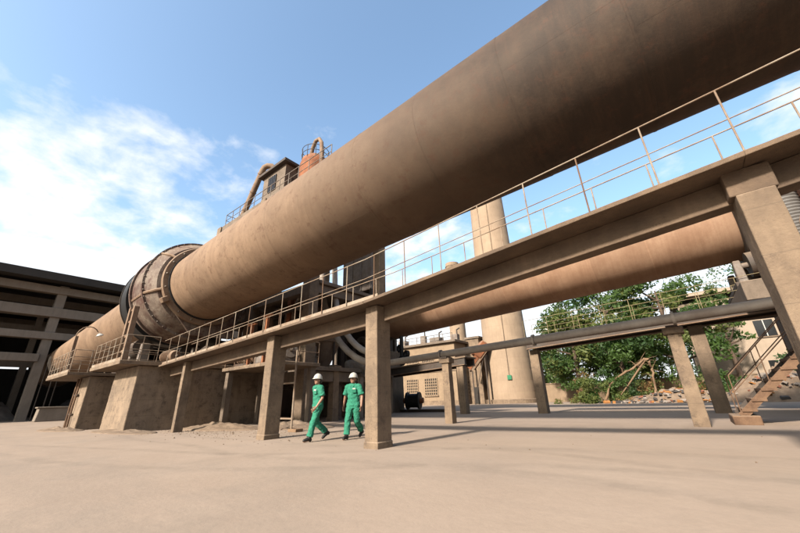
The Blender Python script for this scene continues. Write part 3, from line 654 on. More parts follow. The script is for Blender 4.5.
# on the tower's first floor, behind the railing
rnd = random.Random(11)
mach = [(-25.0, 12.6, 1.2, 'dust-covered motor behind the gear housing'), (-22.3, 12.2, 1.1, 'finned grey motor between two gearboxes under the kiln'), (-18.2, 12.3, 1.25, 'dusty motor beside the tower corner column')]
for x, y, s, lb in mach: motor(x, y, 2.62, s, lb, rnd.uniform(-.2, .2))
gearbox(-23.6, 12.9, 2.62, 1.0, 'stepped grey gearbox behind the gear housing', 'steel_grey')
gearbox(-20.0, 12.6, 2.62, 1.15, 'large dusty gearbox on the tower floor under the kiln', 'steel_tan')
gearbox(-16.3, 12.0, 2.62, 0.9, 'small grey gearbox next to the tower corner column')
motor(-19.3, 9.7, 2.77, 0.8, 'small motor on the gear platform behind the walkway end', 1.4, 'steel_tan')
gearbox(-19.4, 8.0, 2.77, 0.75, 'low gearbox standing beneath the gear housing', 'steel_dark')
motor(-19.0, 6.3, 2.77, 0.6, 'little motor under the front of the gear housing', 0.2, 'steel_tan')
DP = thing('drive_platform', 'low concrete drive platform crowded with machines behind the walkway', 'platform', (-15, 9.5, 0))
m = MB(); m.span(-17.85, -13.1, 8.3, 10.55, 2.44, 2.6); m.build('slab', 'concrete', DP, bevel=.02)
for x in (-17.5, -13.4):
    for y in (8.55, 10.3):
        m = MB(); m.span(x-.14, x+.14, y-.14, y+.14, -.03, 2.44); m.build('leg', 'concrete_dark', DP, bevel=.02)
railing(DP, [(-17.7, 8.36, 2.6), (-13.2, 8.36, 2.6), (-13.2, 10.5, 2.6)], .95, .9, 'steel_tan', .018, (.5,))
motor(-16.9, 9.2, 2.6, .95, 'finned pale motor on the drive platform behind the walkway', .15, 'steel_tan')
gearbox(-15.4, 9.3, 2.6, .95, 'dusty stepped gearbox on the drive platform', 'steel_grey')
motor(-13.9, 9.2, 2.6, .8, 'dark motor on the drive platform before the tower column', -.2, 'steel_grey')
for i, (x, y, h) in enumerate([(-16.2, 8.7, 2.0), (-14.7, 8.6, 2.2)]):
    t = thing('rusty_stanchion', ['rust-orange post between the pale motor and the stepped gearbox', 'rust-orange post between the stepped gearbox and the dark motor', 'rust-orange post between the dark motor and the tan gearbox'][i], 'post', (x, y, 2.6))
    m = MB(); m.box((x, y, 2.6+h/2), (.12, .12, h)); m.build('shaft', 'rust', t)
    m = MB(); m.bar((x-.35, y, 2.6+h), (x+.35, y, 2.6+h), .1, .08); m.build('arm', 'rust', t)
    m = MB(); m.box((x, y, 2.615), (.3, .3, .03)); m.build('foot', 'rust', t)
# orange steel columns and ducts seen through the railing
for i, (x, y, h, lb) in enumerate([(-17.4, 11.6, 6.7, 'rusty orange steel column rising from the tower floor near the gearbox'), (-15.9, 11.5, 6.7, 'orange steel column beside the tower corner column')]):
    t = thing('steel_column', lb, 'column', (x, y, 2.62))
    m = MB(); m.span(x-.16, x+.16, y-.16, y-.13, 2.62, h); m.build('flange', 'rust', t)
    m = MB(); m.span(x-.16, x+.16, y+.13, y+.16, 2.62, h); m.build('flange', 'rust', t)
    m = MB(); m.span(x-.015, x+.015, y-.13, y+.13, 2.62, h); m.build('web', 'rust', t)
    m = MB(); m.box((x, y, 2.63), (.5, .5, .03)); m.build('base_plate', 'rust', t)
def cyclone(x, y, z, r, h, label, mt):
    t = thing('cyclone', label, 'cyclone', (x, y, z))
    m = MB(); m.lathe([(0, r*.25), (h*.45, r), (h*.95, r), (h, r*.8), (h, .02)], (x, y, z), (0, 0, 1), 32); m.build('body', mt, t)
    m = MB(); m.lathe([(h*.45-.05, r), (h*.45-.05, r+.08), (h*.45+.05, r+.08), (h*.45+.05, r)], (x, y, z), (0, 0, 1), 32); m.build('band', mt, t)
    for a in (0, 2.1, 4.2):
        m = MB(); m.tube([(x+r*.95*math.cos(a), y+r*.95*math.sin(a), z+h*.5), (x+r*.95*math.cos(a), y+r*.95*math.sin(a), z)], .07, 8); m.build('leg', 'steel_dark', t)
    return t
cyclone(-17.6, 14.3, 2.62, 1.1, 4.0, 'pale conical cyclone vessel inside the tower', 'steel_tan')
cyclone(-23.0, 14.8, 2.62, 1.2, 4.1, 'dark conical cyclone vessel inside the tower behind the motors', 'steel_grey')
# pipes, cabinets and rails on the tower's first floor
rnd = random.Random(5)
for ri, (x, y, h, r, mt) in enumerate([(-26.6, 11.7, 3.4, .09, 'steel_tan'), (-24.2, 11.6, 3.9, .07, 'rail'), (-22.9, 11.5, 4.2, .11, 'steel_tan'), (-21.3, 11.6, 4.2, .06, 'rail'), (-19.2, 11.5, 4.0, .10, 'steel_tan'), (-18.0, 11.7, 4.1, .07, 'rail'), (-16.9, 11.45, 4.3, .09, 'steel_tan'), (-15.3, 11.7, 4.2, .06, 'steel_tan')]):
    t = thing('riser_pipe', ['upright tan pipe by the rust-brown cabinet behind the gear housing', 'thin pale upright pipe behind the stepped gearbox near the gear housing', 'thick flanged upright pipe beside the finned motor on the tower floor', 'thinnest upright pipe next to the control cabinet on the tower floor', 'flanged tan upright pipe in front of the large dusty gearbox', 'thin pale upright pipe beside the dusty tower motor', 'upright tan pipe before the tan control cabinet', 'thin tan upright pipe against the tower corner column'][ri], 'pipe', (x, y, 2.62), 'riser pipes on the tower floor')
    m = MB(); m.tube([(x, y, 2.62), (x, y, 2.62+h*.8), (x+.12, y+.2, 2.62+h*.93), (x+.2, y+.9, 2.62+h)], r, 10); m.build('pipe_run', mt, t)
    for q in (.25, .6):
        m = MB(); m.lathe([(-.03, r), (-.03, r+.05), (.03, r+.05), (.03, r)], (x, y, 2.62+h*q), (0, 0, 1), 14); m.build('flange', mt, t)
for k, (x, y, w, h, mt, lb) in enumerate([(-25.8, 11.9, .8, 1.5, 'rust_dull', 'rust-brown cabinet behind the gear housing'), (-21.5, 12.0, .7, 1.2, 'steel_grey', 'grey control cabinet between upright pipes'), (-17.0, 12.1, .9, 1.7, 'steel_tan', 'tan control cabinet beside the orange steel columns')]):
    t = thing('control_cabinet', lb, 'cabinet', (x, y, 2.62))
    m = MB(); m.box((x, y, 2.62+.08+h/2), (w, .5, h)); m.build('case', mt, t, bevel=.02)
    m = MB(); m.box((x, y, 2.66), (w-.1, .4, .08)); m.build('plinth', 'steel_dark', t)
    m = MB(); m.box((x, y-.262, 2.62+.08+h/2), (w-.14, .02, h-.16)); d_ = m.build('door', mt, t)
    m = MB(); m.box((x+w*.25, y-.29, 2.62+h*.55), (.04, .04, .16)); m.build('handle', 'steel_dark', d_)
fr = thing('floor_railing', 'dull steel railing along the tower floor above the broad pier', 'railing', (-18, 11.35, 2.62))
railing(fr, [(-27, 11.34, 2.62), (-15.1, 11.34, 2.62)], 1.05, 1.2, 'steel_tan', .02, (.5,))
ct = thing('cable_tray', 'long dark cable tray slung under the kiln along the tower front', 'cable tray', (-20, 11.0, 5.6))
m = MB(); m.span(-27, -14.9, 10.4, 10.62, 5.5, 5.62); m.build('tray', 'steel_dark', ct)
for x in (-26.9, -20.6, -15):
    m = MB(); m.span(x-.04, x+.04, 10.42, 10.94, 5.42, 5.5); m.build('bracket', 'steel_dark', ct)
# feed hood of the second kiln
HD = thing('feed_hood', 'grey steel feed hood box standing high at the second kiln inlet', 'hood', (-20.6, 22, 4.6))
m = MB(); m.span(-22.3, -18.75, 20.0, 21.6, 9.6, 13.0); m.build('hood_box', 'steel_grey', HD, bevel=.03)
m = MB(); m.span(-21.6, -19.62, 20.3, 23.7, 4.62, 9.6); m.build('lower_chamber', 'steel_dark', HD, bevel=.03)
for k in range(4):
    m = MB(); m.span(-22.2+k*1.1, -22.1+k*1.1, 19.93, 20.0, 9.65, 12.95); m.build('stiffener', 'steel_grey', HD)
for x in (-22.1, -18.9):
    for y in (20.2, 21.4):
        m = MB(); m.span(x-.15, x+.15, y-.15, y+.15, 0.0, 9.6); m.build('leg', 'steel_dark', HD)
m = MB(); m.tube([(-20.5, 20.8, 12.95), (-20.5, 20.8, 14.3), (-20.9, 19.8, 15.2), (-21.8, 17.5, 15.3)], .55, 20); m.build('riser_duct', 'steel_tan', HD)
# ID fan scroll near the pipe bends
FN = thing('fan_scroll', 'big dark fan casing behind the curved pipes', 'fan', (-16.6, 16.2+2.0, 0))
m = MB(); m.lathe([(-.6, .3), (-.6, 1.55), (.6, 1.55), (.6, .3)], (-17.4, 18.2, 4.3), (0, 1, 0), 40); b = m.build('casing', 'steel_dark', FN)
m = MB(); m.lathe([(-.75, .45), (-.75, .8), (-.6, .9)], (-17.4, 18.2, 4.3), (0, 1, 0), 32); m.build('inlet_ring', 'steel_grey', FN)
m = MB(); m.lathe([(-.66, 1.5), (-.66, 1.62), (-.55, 1.62), (-.55, 1.5)], (-17.4, 18.2, 4.3), (0, 1, 0), 40); m.build('rim', 'steel_grey', FN)
m = MB(); m.span(-18.1, -16.7, 17.6, 18.8, 0, 2.9); m.build('plinth', 'concrete_dark', FN, bevel=.03)
m = MB(); m.span(-18.9, -17.6, 17.7, 18.7, 4.6, 7.6); m.build('outlet', 'steel_dark', FN)
# deck and beams under the bends
t = thing('machine_deck', 'dark low steel deck under the curved pipes', 'deck', (-14.9, 15, 0))
m = MB(); m.span(-15.9, -13.9, 14.0, 16.2, 2.15, 2.3); m.build('deck_plate', 'steel_dark', t)
for x in (-15.75, -14.05):
    for y in (14.15, 16.05):
        m = MB(); m.span(x-.11, x+.11, y-.11, y+.11, 0, 2.15); m.build('leg', 'steel_grey', t)
m = MB(); m.bar((-15.75, 14.15, 2.05), (-14.05, 14.15, .6), .1, .1); m.build('brace', 'steel_grey', t)
motor(-14.9, 14.6, 2.3, .8, 'motor standing on the low steel deck under the pipe bends', .5, 'steel_grey')
gearbox(-14.9, 15.6, 2.3, .8, 'gearbox on the low steel deck by the fan casing', 'steel_dark')
# valves hanging at the kiln inlet, seen right of the front column
t = thing('valve_cluster', 'black dangling valve and chain below the second kiln inlet', 'valve', (-16.2, 20.6, 3.3))
for i, (dx, dz, r) in enumerate([(0, .3, .34), (.45, .75, .26), (-.15, 1.2, .3)]):
    m = MB(); m.lathe([(-.12, r*.6), (-.12, r), (.12, r), (.12, r*.6)], (-16.2+dx, 20.6, 3.3+dz), (.3, 1, 0), 20, closed=True); m.build('handwheel', 'black', t)
m = MB(); m.tube([(-16.2, 20.6, 3.25), (-16.2, 20.6, 5.4)], .14, 10); m.build('stem', 'black', t)
# steel trestle frame behind the second column
t = thing('steel_trestle', 'thin rusty ladder frame standing behind the walkway columns', 'frame', (-11.6, 7.75, 0))
fa, fb = Vector(GZ(271.5, 431)), Vector(GZ(291, 432))
for p in (fa, fb):
    m = MB(); m.tube([p, p+Vector((0, 0, 2.75))], .035, 8); m.build('leg', 'rail', t)
for z in (.42, 1.6):
    m = MB(); m.bar(fa+Vector((0, 0, z)), fb+Vector((0, 0, z)), .07, .05); m.build('crossbar', 'rail', t)
m = MB(); m.box(fb+Vector((.1, .1, .05)), (.45, .3, .1)); tag(m.build('timber_block', 'branch_dry', origin=fb+Vector((.1, .1, 0)), bevel=.01), 'small wooden block at the foot of the ladder frame', 'block')
# screen of dark plant behind the ground floor
for i, (x0, x1, y, h, lb) in enumerate([(-13.9, -9.5, 26.5, 0, '')]): pass
t = thing('dark_bunker', 'dark open concrete bunker beyond the persons and the pipe post', 'bunker', (-20, 21, 0))
m = MB(); m.span(-29.0, -20.6, 25.2, 25.5, 0, 7.6); m.build('rear_wall', 'concrete_dark', t)
m = MB(); m.span(-29.0, -20.6, 18.5, 25.5, 7.6, 7.8); m.build('roof', 'concrete_dark', t)
for x in (-29, -24.8, -20.8):
    m = MB(); m.span(x-.2, x+.2, 18.5, 18.9, 0, 7.6); m.build('post', 'concrete_dark', t, bevel=.02)
# drum on the ground
dp = Vector(GZ(414, 412)); 
t = thing('cast_drum', 'black flanged drum with a rusty hub lying on timbers by the brick house', 'drum', (dp.x, dp.y, 0))
a2 = Vector((1, .35, 0)).normalized(); dc = dp+Vector((0, 0, .82)); DS = .72
m = MB(); m.lathe([(u*DS, v*DS) for u, v in ((-.75, .3), (-.75, .86), (-.55, .86), (-.5, .7), (.5, .7), (.55, .86), (.75, .86), (.75, .3))], dc, a2, 32); b = m.build('drum_body', 'black', t, sharp=30)
m = MB(); m.lathe([(-.8, .05), (-.8, .2), (-.5, .25)], dc, a2, 20); m.build('hub', 'rust', t)
m = MB(); m.lathe([(.8, .05), (.8, .2), (.5, .25)], dc, a2, 20); m.build('hub', 'rust', t)
m = MB(); m.box(dp+Vector((1.1, -.1, .1)), (4.6, .4, .2)); tag(m.build('timber', 'steel_dark', origin=dp+Vector((1.1, -.1, 0)), bevel=.01), 'long dark timber beam lying under the black drum', 'timber')

# ------------------------------------------------------------------ brick house
by = 45.0; bx0, bx1 = -38.5, -25.6; bdepth = 9
BH = thing('brick_house', 'tan two-storey works house with latticed brick windows', 'house', ((bx0+bx1)/2, by+bdepth/2, 0))
m = MB(); m.span(bx0, bx1, by, by+bdepth, 0, 8.6); m.build('wall', 'brick_tan', BH, bevel=.03)
m = MB(); m.span(bx0-.5, bx1+.5, by-.5, by+bdepth+.5, 8.6, 8.95); m.build('roof_slab', 'concrete_dark', BH, bevel=.03)
m = MB(); m.span(bx0-.08, bx1+.08, by-.08, by+bdepth+.08, 4.55, 4.8); m.build('string_course', 'concrete', BH)
m = MB(); m.span(bx0-.06, bx1+.06, by-.06, by+bdepth+.06, 0.0, .6); m.build('plinth', 'concrete', BH)
def lattice(x0, x1, z0, z1, y, nx, nz, face='y', xx=None):
    def P(a, b, z0_, z1_, d0, d1):
        mm = MB()
        if face == 'y': mm.span(a, b, y+d0, y+d1, z0_, z1_)
        else: mm.span(xx-d1, xx-d0, a, b, z0_, z1_)
        return mm
    w = P(x0, x1, z0, z1, -.02, .02).build('window', 'shed_dark', BH)
    mm = MB()
    def add(a, b, c, d):
        if face == 'y': mm.span(a, b, y-.12, y-.021, c, d)
        else: mm.span(xx+.021, xx+.12, a, b, c, d)
    for i in range(nx+1):
        a = x0+(x1-x0)*i/nx; add(a-.06, a+.06, z0, z1)
    for j in range(nz):
        for i in range(nx):
            zz = z0+(z1-z0)*j/nz; a = x0+(x1-x0)*i/nx; add(a+.061, a+(x1-x0)/nx-.061, zz-.05, zz+.06)
    mm.build('lattice', 'brick_tan', w)
    P(x0-.15, x1+.15, z0-.18, z0-.055, -.16, .02).build('sill', 'concrete', w)
for x0, x1, z0, z1 in [(-34.5, -32.4, 1.35, 3.7), (-31.1, -28.9, 1.35, 3.7), (-37.8, -35.8, 1.35, 3.7)]: lattice(x0, x1, z0, z1, by, 6, 6)
for x0, x1 in [(-37.6, -35.4), (-34.4, -32.2), (-31.4, -29.2), (-28.4, -26.4)]: lattice(x0, x1, 5.3, 7.2, by, 7, 5)
lattice(by+2, by+4, 1.35, 3.7, by, 4, 5, 'x', bx1)
lattice(by+5.5, by+7.5, 1.35, 3.7, by, 4, 5, 'x', bx1)
# rooftop clutter
for k, (x, y, w, h) in enumerate([(-36.5, 47, 1.4, 1.2), (-33, 48, .9, 1.8), (-29.5, 46.5, 1.8, .9), (-27.5, 49, 1.1, 1.5)]):
    t = thing('roof_unit', ['low grey box unit at the far roof end of the brick house', 'tall narrow unit on the brick house roof', 'wide low unit on the brick house roof edge', 'grey tank-like unit on the brick house roof by the small stack'][k], 'roof unit', (x, y, 8.95))
    m = MB(); m.box((x, y, 8.95+h/2), (w, w*.8, h)); m.build('body', 'steel_grey', t, bevel=.05)
    m = MB(); m.tube([(x+w*.3, y, 8.95+h), (x+w*.3, y, 8.95+h+.7), (x+w*.3+.5, y, 8.95+h+.9)], .12, 10); m.build('vent', 'steel_dark', t)
RR = thing('roof_railing', 'grey railing along the brick house roof', 'railing', (-32, by-.3, 8.95))
railing(RR, [(bx0, by-.3, 8.95), (bx1, by-.3, 8.95)], 1.0, 1.6, 'steel_grey', .045, (.5,))
t = thing('side_annex', 'tall dark concrete annex between the brick house and the big stack', 'annex', (-25.0, 51.5, 0))
m = MB(); m.span(-25.55, -23.4, 48.6, 54, 0, 9.3); m.build('wall', 'concrete', t, bevel=.03)
m = MB(); m.span(-25.7, -23.2, 48.4, 54.2, 9.3, 9.6); m.build('roof_slab', 'concrete_dark', t)
m = MB(); m.span(-24.9, -24.1, 48.54, 48.6, 0.05, 2.3); m.build('door', 'shed_dark', t)
# stacks
SKC = Vector((-20.13, 50.67, 0))
SK = thing('chimney_stack', 'tall wide tapering tan concrete chimney with a green box low on it', 'chimney', SKC)
prof = []; z = 0
while z < 46:
    r = 3.35-0.0175*z if z > 1 else 3.35
    prof += [(z, r), (z+1.44, r-.025), (z+1.47, r-.036), (z+1.499, r-.026)]; z += 1.5
m = MB(); m.lathe(prof+[(46, 2.5), (46, 2.2), (42, 2.2)], SKC, (0, 0, 1), 72); m.build('shaft', 'stack', SK, sharp=50)
m = MB(); m.lathe([(0, 3.35), (0, 3.75), (.5, 3.75), (.55, 3.35)], SKC, (0, 0, 1), 72); m.build('base_ring', 'concrete', SK, sharp=40)
d2c = (-SKC.normalized()); side = Vector((-d2c.y, d2c.x, 0))
def sk(z, ang, off=.06):
    r = 3.35-.0175*z+off; q = Matrix.Rotation(ang, 3, 'Z'); return SKC+(q@d2c)*r+Vector((0, 0, z))
m = MB(); m.tube([sk(3.6, 0), sk(20, 0), sk(45, 0)], .05, 6); m.build('conduit', 'concrete', SK)
m = MB(); q = Matrix.Rotation(math.atan2(d2c.y, d2c.x), 3, 'Z'); m.box(sk(3.3, 0.0, .08), (.2, .55, .6), q); m.build('green_box', 'green_box', SK, bevel=.03)
SC2 = Vector(PY(459, 345, 66)); SC2 = Vector((SC2.x, 66, 0))
t = thing('chimney_stack', 'slim far chimney rising behind the brick house', 'chimney', SC2)
m = MB(); m.lathe([(0, 1.9), (30, 1.5), (30, 1.2), (27, 1.2)], SC2, (0, 0, 1), 40); m.build('shaft', 'stack', t)
for z in (8, 16, 24, 29):
    m = MB(); r = 1.9-.4*z/30; m.lathe([(z, r), (z, r+.1), (z+.3, r+.1), (z+.3, r)], SC2, (0, 0, 1), 40); m.build('band', 'concrete', t)
# orange conveyor chute
CV = thing('conveyor_chute', 'slanting rust-orange conveyor chute on thin legs beside the big stack', 'conveyor', (-23, 47, 0))
a = Vector(PY(471, 371, 45.5)); b = Vector(PY(489, 346, 47.5))
m = MB(); m.bar(a, b, 1.3, .25); m.build('trough', 'steel_tan', CV)
dv = (b-a)
for s_ in (-.65, .65):
    m = MB(); off = Vector((0, s_, .35)); m.bar(a+off, b+off, .06, .7); m.build('side_plate', 'rust', CV)
m = MB(); m.box(a.lerp(b, .55)+Vector((0, 0, 1.0)), (2.4, 1.5, 1.3), dv.to_track_quat('X', 'Z').to_matrix()); m.build('hood', 'rust', CV, bevel=.15)
for q in (.15, .8):
    p = a.lerp(b, q)
    for s_ in (-.55, .55):
        m = MB(); m.tube([(p.x, p.y+s_, 0), (p.x, p.y+s_, p.z)], .09, 8); m.build('leg', 'steel_dark', CV)
m = MB(); p = a.lerp(b, .15); p2 = a.lerp(b, .8); m.bar((p.x, p.y-.55, .3), (p2.x, p2.y-.55, p2.z-.3), .08, .08); m.build('brace', 'steel_dark', CV)
# dark low shelter far between
t = thing('far_shelter', 'low dark open shelter far behind, between house and stack', 'shelter', (-32, 76, 0))
m = MB(); m.span(-40, -24, 75, 84, 4.2, 4.7); m.build('roof', 'concrete', t)
m = MB(); m.span(-39.8, -24.2, 83.5, 83.8, 0, 4.2); m.build('rear_wall', 'shed_dark', t)
for x in (-39.5, -34.5, -29.5, -24.5):
    m = MB(); m.span(x-.25, x+.25, 75.2, 75.7, 0, 4.2); m.build('post', 'concrete_dark', t)
# lattice mast / white transformer structure right of the stack
t = thing('white_tank', 'pale vertical tank with ladder behind the big stack', 'tank', (-13.5, 58, 0))
cw = Vector((PY(548, 330, 58)[0], 58, 0)); t.location = cw
m = MB(); m.lathe([(0, .1), (0, 1.0), (11.5, 1.0), (12.2, .5), (12.3, .02)], cw, (0, 0, 1), 32); m.build('vessel', 'white_paint', t)
for z in (3, 6, 9):
    m = MB(); m.lathe([(z, 1.0), (z, 1.08), (z+.15, 1.08), (z+.15, 1.0)], cw, (0, 0, 1), 32); m.build('band', 'steel_grey', t)
for dx in (-.25, .25):
    m = MB(); m.tube([(cw.x+dx, 56.9, 0), (cw.x+dx, 56.9, 12)], .04, 6); m.build('ladder_rail', 'steel_grey', t)

# ------------------------------------------------------------------ pale house behind the trees
HY = 56.0
HS = thing('pale_house', 'pale plastered building behind the trees with flat projecting eaves', 'house', (6, HY+4, 0))
m = MB(); m.span(1.2, 14, HY, HY+9, 0, 11.2); m.build('wall', 'concrete_pale', HS, bevel=.03)
m = MB(); m.span(.4, 14.8, HY-1, HY+10, 11.9, 12.3); m.build('roof_slab', 'concrete_pale', HS)
m = MB(); m.span(1.6, 13.6, HY+.4, HY+8.6, 11.2, 11.9); m.build('clerestory', 'shed_dark', HS)
for x in (7.4, 11):
    for z in (2.0, 6.4):
        m = MB(); m.span(x, x+1.6, HY-.06, HY-.003, z, z+1.8); w_ = m.build('window', 'glass_dark', HS)
        m = MB(); m.span(x-.12, x+1.72, HY-.14, HY-.065, z-.14, z-.02); m.build('sill', 'concrete', w_)
        m = MB(); m.span(x+.76, x+.84, HY-.1, HY-.061, z, z+1.8); m.build('mullion', 'white_paint', w_)
t = thing('boundary_wall', 'long low plastered boundary wall behind the shrubs', 'wall', (-2, 47, 0))
m = MB(); m.span(-16.0, 30, 52.5, 52.8, 0, 2.3); m.build('panel', 'brick_tan', t, bevel=.02)
m = MB(); m.span(-16.1, 30.1, 52.4, 52.9, 2.3, 2.45); m.build('coping', 'concrete', t)

# ------------------------------------------------------------------ vegetation
def leaf_mesh(name, mt, parent, clumps, count, size, seed, mats=None, flat=0.0, origin=None):
    rs = np.random.RandomState(seed); V = []; F = []; MI = []
    wts = np.array([c[3]**2 for c in clumps]); wts = wts/wts.sum()
    idx = rs.choice(len(clumps), count, p=wts)
    d = rs.normal(size=(count, 3)); d /= np.linalg.norm(d, axis=1)[:, None]
    rr = rs.uniform(0.35, 1.06, count)**0.6
    cl = np.array([c[:3] for c in clumps]); rad = np.array([c[3] for c in clumps])
    pos = cl[idx]+d*(rr*rad[idx])[:, None]*np.array([1, 1, .82])
    pos[:, 2] = np.maximum(pos[:, 2], 0.05)
    a = rs.normal(size=(count, 3)); a /= np.linalg.norm(a, axis=1)[:, None]
    nrm = d*0.6+rs.normal(size=(count, 3))*0.6; b = np.cross(nrm, a); b /= np.linalg.norm(b, axis=1)[:, None]+1e-9
    a = np.cross(b, nrm); a /= np.linalg.norm(a, axis=1)[:, None]+1e-9
    s = size*rs.uniform(.4, 1.5, count)[:, None]
    v = np.stack([pos-a*s, pos-b*s*.45+a*s*.1, pos+a*s, pos+b*s*.45+a*s*.1], 1).reshape(-1, 3)
    off = np.array(world_loc(parent)) if parent else np.zeros(3)
    if origin is not None: off = np.array(origin)
    me = bpy.data.meshes.new(name); me.from_pydata((v-off).tolist(), [], np.arange(count*4).reshape(-1, 4).tolist())
    for mm in (mats or [mt]): me.materials.append(MATS[mm])
    if mats:
        ci = rs.randint(0, len(mats), len(clumps)); me.polygons.foreach_set('material_index', ci[idx].astype('i'))
    o = bpy.data.objects.new(name, me); COL.objects.link(o)
    if parent: o.parent = parent
    elif origin is not None: o.location = origin
    return o
def tree(x, y, h, rad, seed, label, count=7000, mats=('leaf_a', 'leaf_b'), low=0.25, lean=(0, 0), leaf=.20, group='trees behind the second kiln'):
    rnd = random.Random(seed); t = thing('broadleaf_tree', label, 'tree', (x, y, 0), group)
    top = Vector((x+lean[0], y+lean[1], h*.72)); m = MB()
    trunk = [Vector((x, y, -.1)).lerp(top, q)+Vector((rnd.uniform(-.2, .2)*q, rnd.uniform(-.2, .2)*q, 0)) for q in (0, .15, .35, .6, .85, 1)]
    r0 = h*.021; m.tube(trunk, [r0*1.25, r0, r0*.85, r0*.65, r0*.4, r0*.2], 10); m.build('trunk', 'bark', t)
    clumps = []
    for i in range(10):
        q = rnd.uniform(.3, .95); base = Vector((x, y, 0)).lerp(top, q); an = i*2.4+rnd.uniform(-.4, .4); ln = rad*rnd.uniform(.55, 1.0)*(1.15-q*.4)
        tip = base+Vector((math.cos(an)*ln, math.sin(an)*ln, rnd.uniform(.1, .45)*h*.35)); mid = base.lerp(tip, .5)+Vector((0, 0, -.15))
        m = MB(); m.tube([base, mid, tip], [r0*.42, r0*.28, r0*.1], 7); m.build('limb', 'bark', t)
        for k in range(3):
            p = base.lerp(tip, rnd.uniform(.55, 1.1)); clumps.append((p.x+rnd.uniform(-.6, .6), p.y+rnd.uniform(-.6, .6), p.z+rnd.uniform(-.3, .7), rad*rnd.uniform(.22, .42)))
    for i in range(26):
        u = rnd.uniform(0, 2*math.pi); w = rnd.uniform(low, 1.0); prof = math.sin(math.pi*min(1, max(.08, (w-low+.12)/(1.14-low))))**.6
        rr = rad*prof*rnd.uniform(.55, 1.05); clumps.append((x+lean[0]*w+math.cos(u)*rr, y+lean[1]*w+math.sin(u)*rr, h*w*.93, rad*rnd.uniform(.2, .36)))
    leaf_mesh('crown', None, t, clumps, count, leaf, seed, mats)
    return t
tree(-10.4, 48.2, 13.5, 3.8, 21, 'bushy mid-green tree nearest the big stack', 11000, ('leaf_a', 'leaf_b', 'leaf_c'), .12)
tree(-5.2, 47.5, 15.5, 4.4, 22, 'dense dark-crowned tree behind the shrubs with a leaning trunk', 13000, ('leaf_a', 'leaf_b', 'leaf_c'), .16, (-.9, 0))
tree(-0.4, 48.6, 16.5, 4.2, 23, 'tall broad tree behind the bent dead bough', 13000, ('leaf_a', 'leaf_b', 'leaf_a', 'leaf_c'), .14)
tree(4.4, 51.0, 13.0, 1.7, 24, 'sparse tree before the pale house wall', 1500, ('leaf_a', 'leaf_b', 'leaf_c'), .62)
tree(11.2, 48.5, 9.5, 2.8, 25, 'leafy tree beside the pale house and dark pier', 5200, ('leaf_b', 'leaf_a'), .1)
tree(-13.5, 58, 13, 4.2, 26, 'far yellow-green tree showing behind the pale tank', 7000, ('leaf_c', 'leaf_a'), .1)
tree(-30, 96, 11, 5, 27, 'far tree above the low shelter', 4500, ('leaf_b',), .1)
tree(-40, 98, 10, 5, 28, 'far tree behind the brick house end', 3000, ('leaf_b',), .1)
tree(16.5, 48, 11, 4.0, 29, 'tree beyond the dark pier and the stair', 5000, ('leaf_b', 'leaf_a'), .15)
tree(7.0, 74, 23, 8, 30, 'far tree rising behind the pale house', 9000, ('leaf_b', 'leaf_a'), .15)
for i, (x, y) in enumerate([(-9, 60), (-3.5, 58), (-6.5, 66)]):
    tree(x, y, 11+i, 4.6, 60+i, ['background tree filling the gap right of the pale tank', 'background tree deep in shade behind the broad tree', 'farthest background tree between the broad trunks'][i], 6000, ('leaf_b', 'leaf_a'), .06)
def shrub(x, y, h, r, seed, label, mats, count=1600, leaf=.12):
    rnd = random.Random(seed); t = thing('shrub', label, 'shrub', (x, y, 0), None); cl = []
    for i in range(9):
        an = rnd.uniform(0, 6.28); q = rnd.uniform(.2, 1); rr = r*rnd.uniform(.1, .85)
        m_ = MB(); tip = Vector((x+math.cos(an)*rr, y+math.sin(an)*rr, h*rnd.uniform(.55, .98))); m_.tube([(x+rnd.uniform(-.1, .1), y, -.03), tip.lerp(Vector((x, y, 0)), .5)+Vector((0, 0, .15)), tip], [.03, .02, .008], 5); m_.build('stem', 'bark', t)
        cl.append((tip.x, tip.y, tip.z, r*rnd.uniform(.25, .45))); cl.append((x+math.cos(an)*rr*.8, y+math.sin(an)*rr*.8, h*q*.5, r*.4))
    leaf_mesh('foliage', None, t, cl, count, leaf, seed, mats); return t
s1 = GZ(597, 404); shrub(-8.36, 40.70, 2.2, 1.5, 41, 'round green roadside shrub near the leaning post', ('leaf_c', 'leaf_a'), 2600)
shrub(-9.46, 45.70, 3.4, 1.8, 42, 'tall straggly tan shrub beside the big stack', ('leaf_dry', 'leaf_c'), 1800)
shrub(-5.94, 42.70, 2.6, 1.6, 43, 'green shrub at the edge of the rubble', ('leaf_a', 'leaf_c'), 2200)
shrub(-2.86, 43.70, 2.0, 1.7, 44, 'dry orange-leaved shrub under the bent bough', ('leaf_dry', 'leaf_dry', 'leaf_c'), 1800)
shrub(0.00, 44.70, 2.2, 1.5, 45, 'mixed dry shrub behind the capped post', ('leaf_dry', 'leaf_c'), 1500)
shrub(3.3, 44.2, 1.9, 1.4, 46, 'green shrub before the pale house by the stair', ('leaf_a', 'leaf_b'), 1600)
shrub(7.6, 42.0, 3.4, 1.5, 47, 'leafy shrub behind the stair handrails', ('leaf_b', 'leaf_c'), 2200)
shrub(-4.62, 46.40, 3.0, 2.0, 48, 'dark shrub in the shade under the leaning tree', ('leaf_b',), 2400)
shrub(1.98, 46.80, 2.8, 2.0, 49, 'dark shrub shaded by the broad tree', ('leaf_b', 'leaf_a'), 2400)
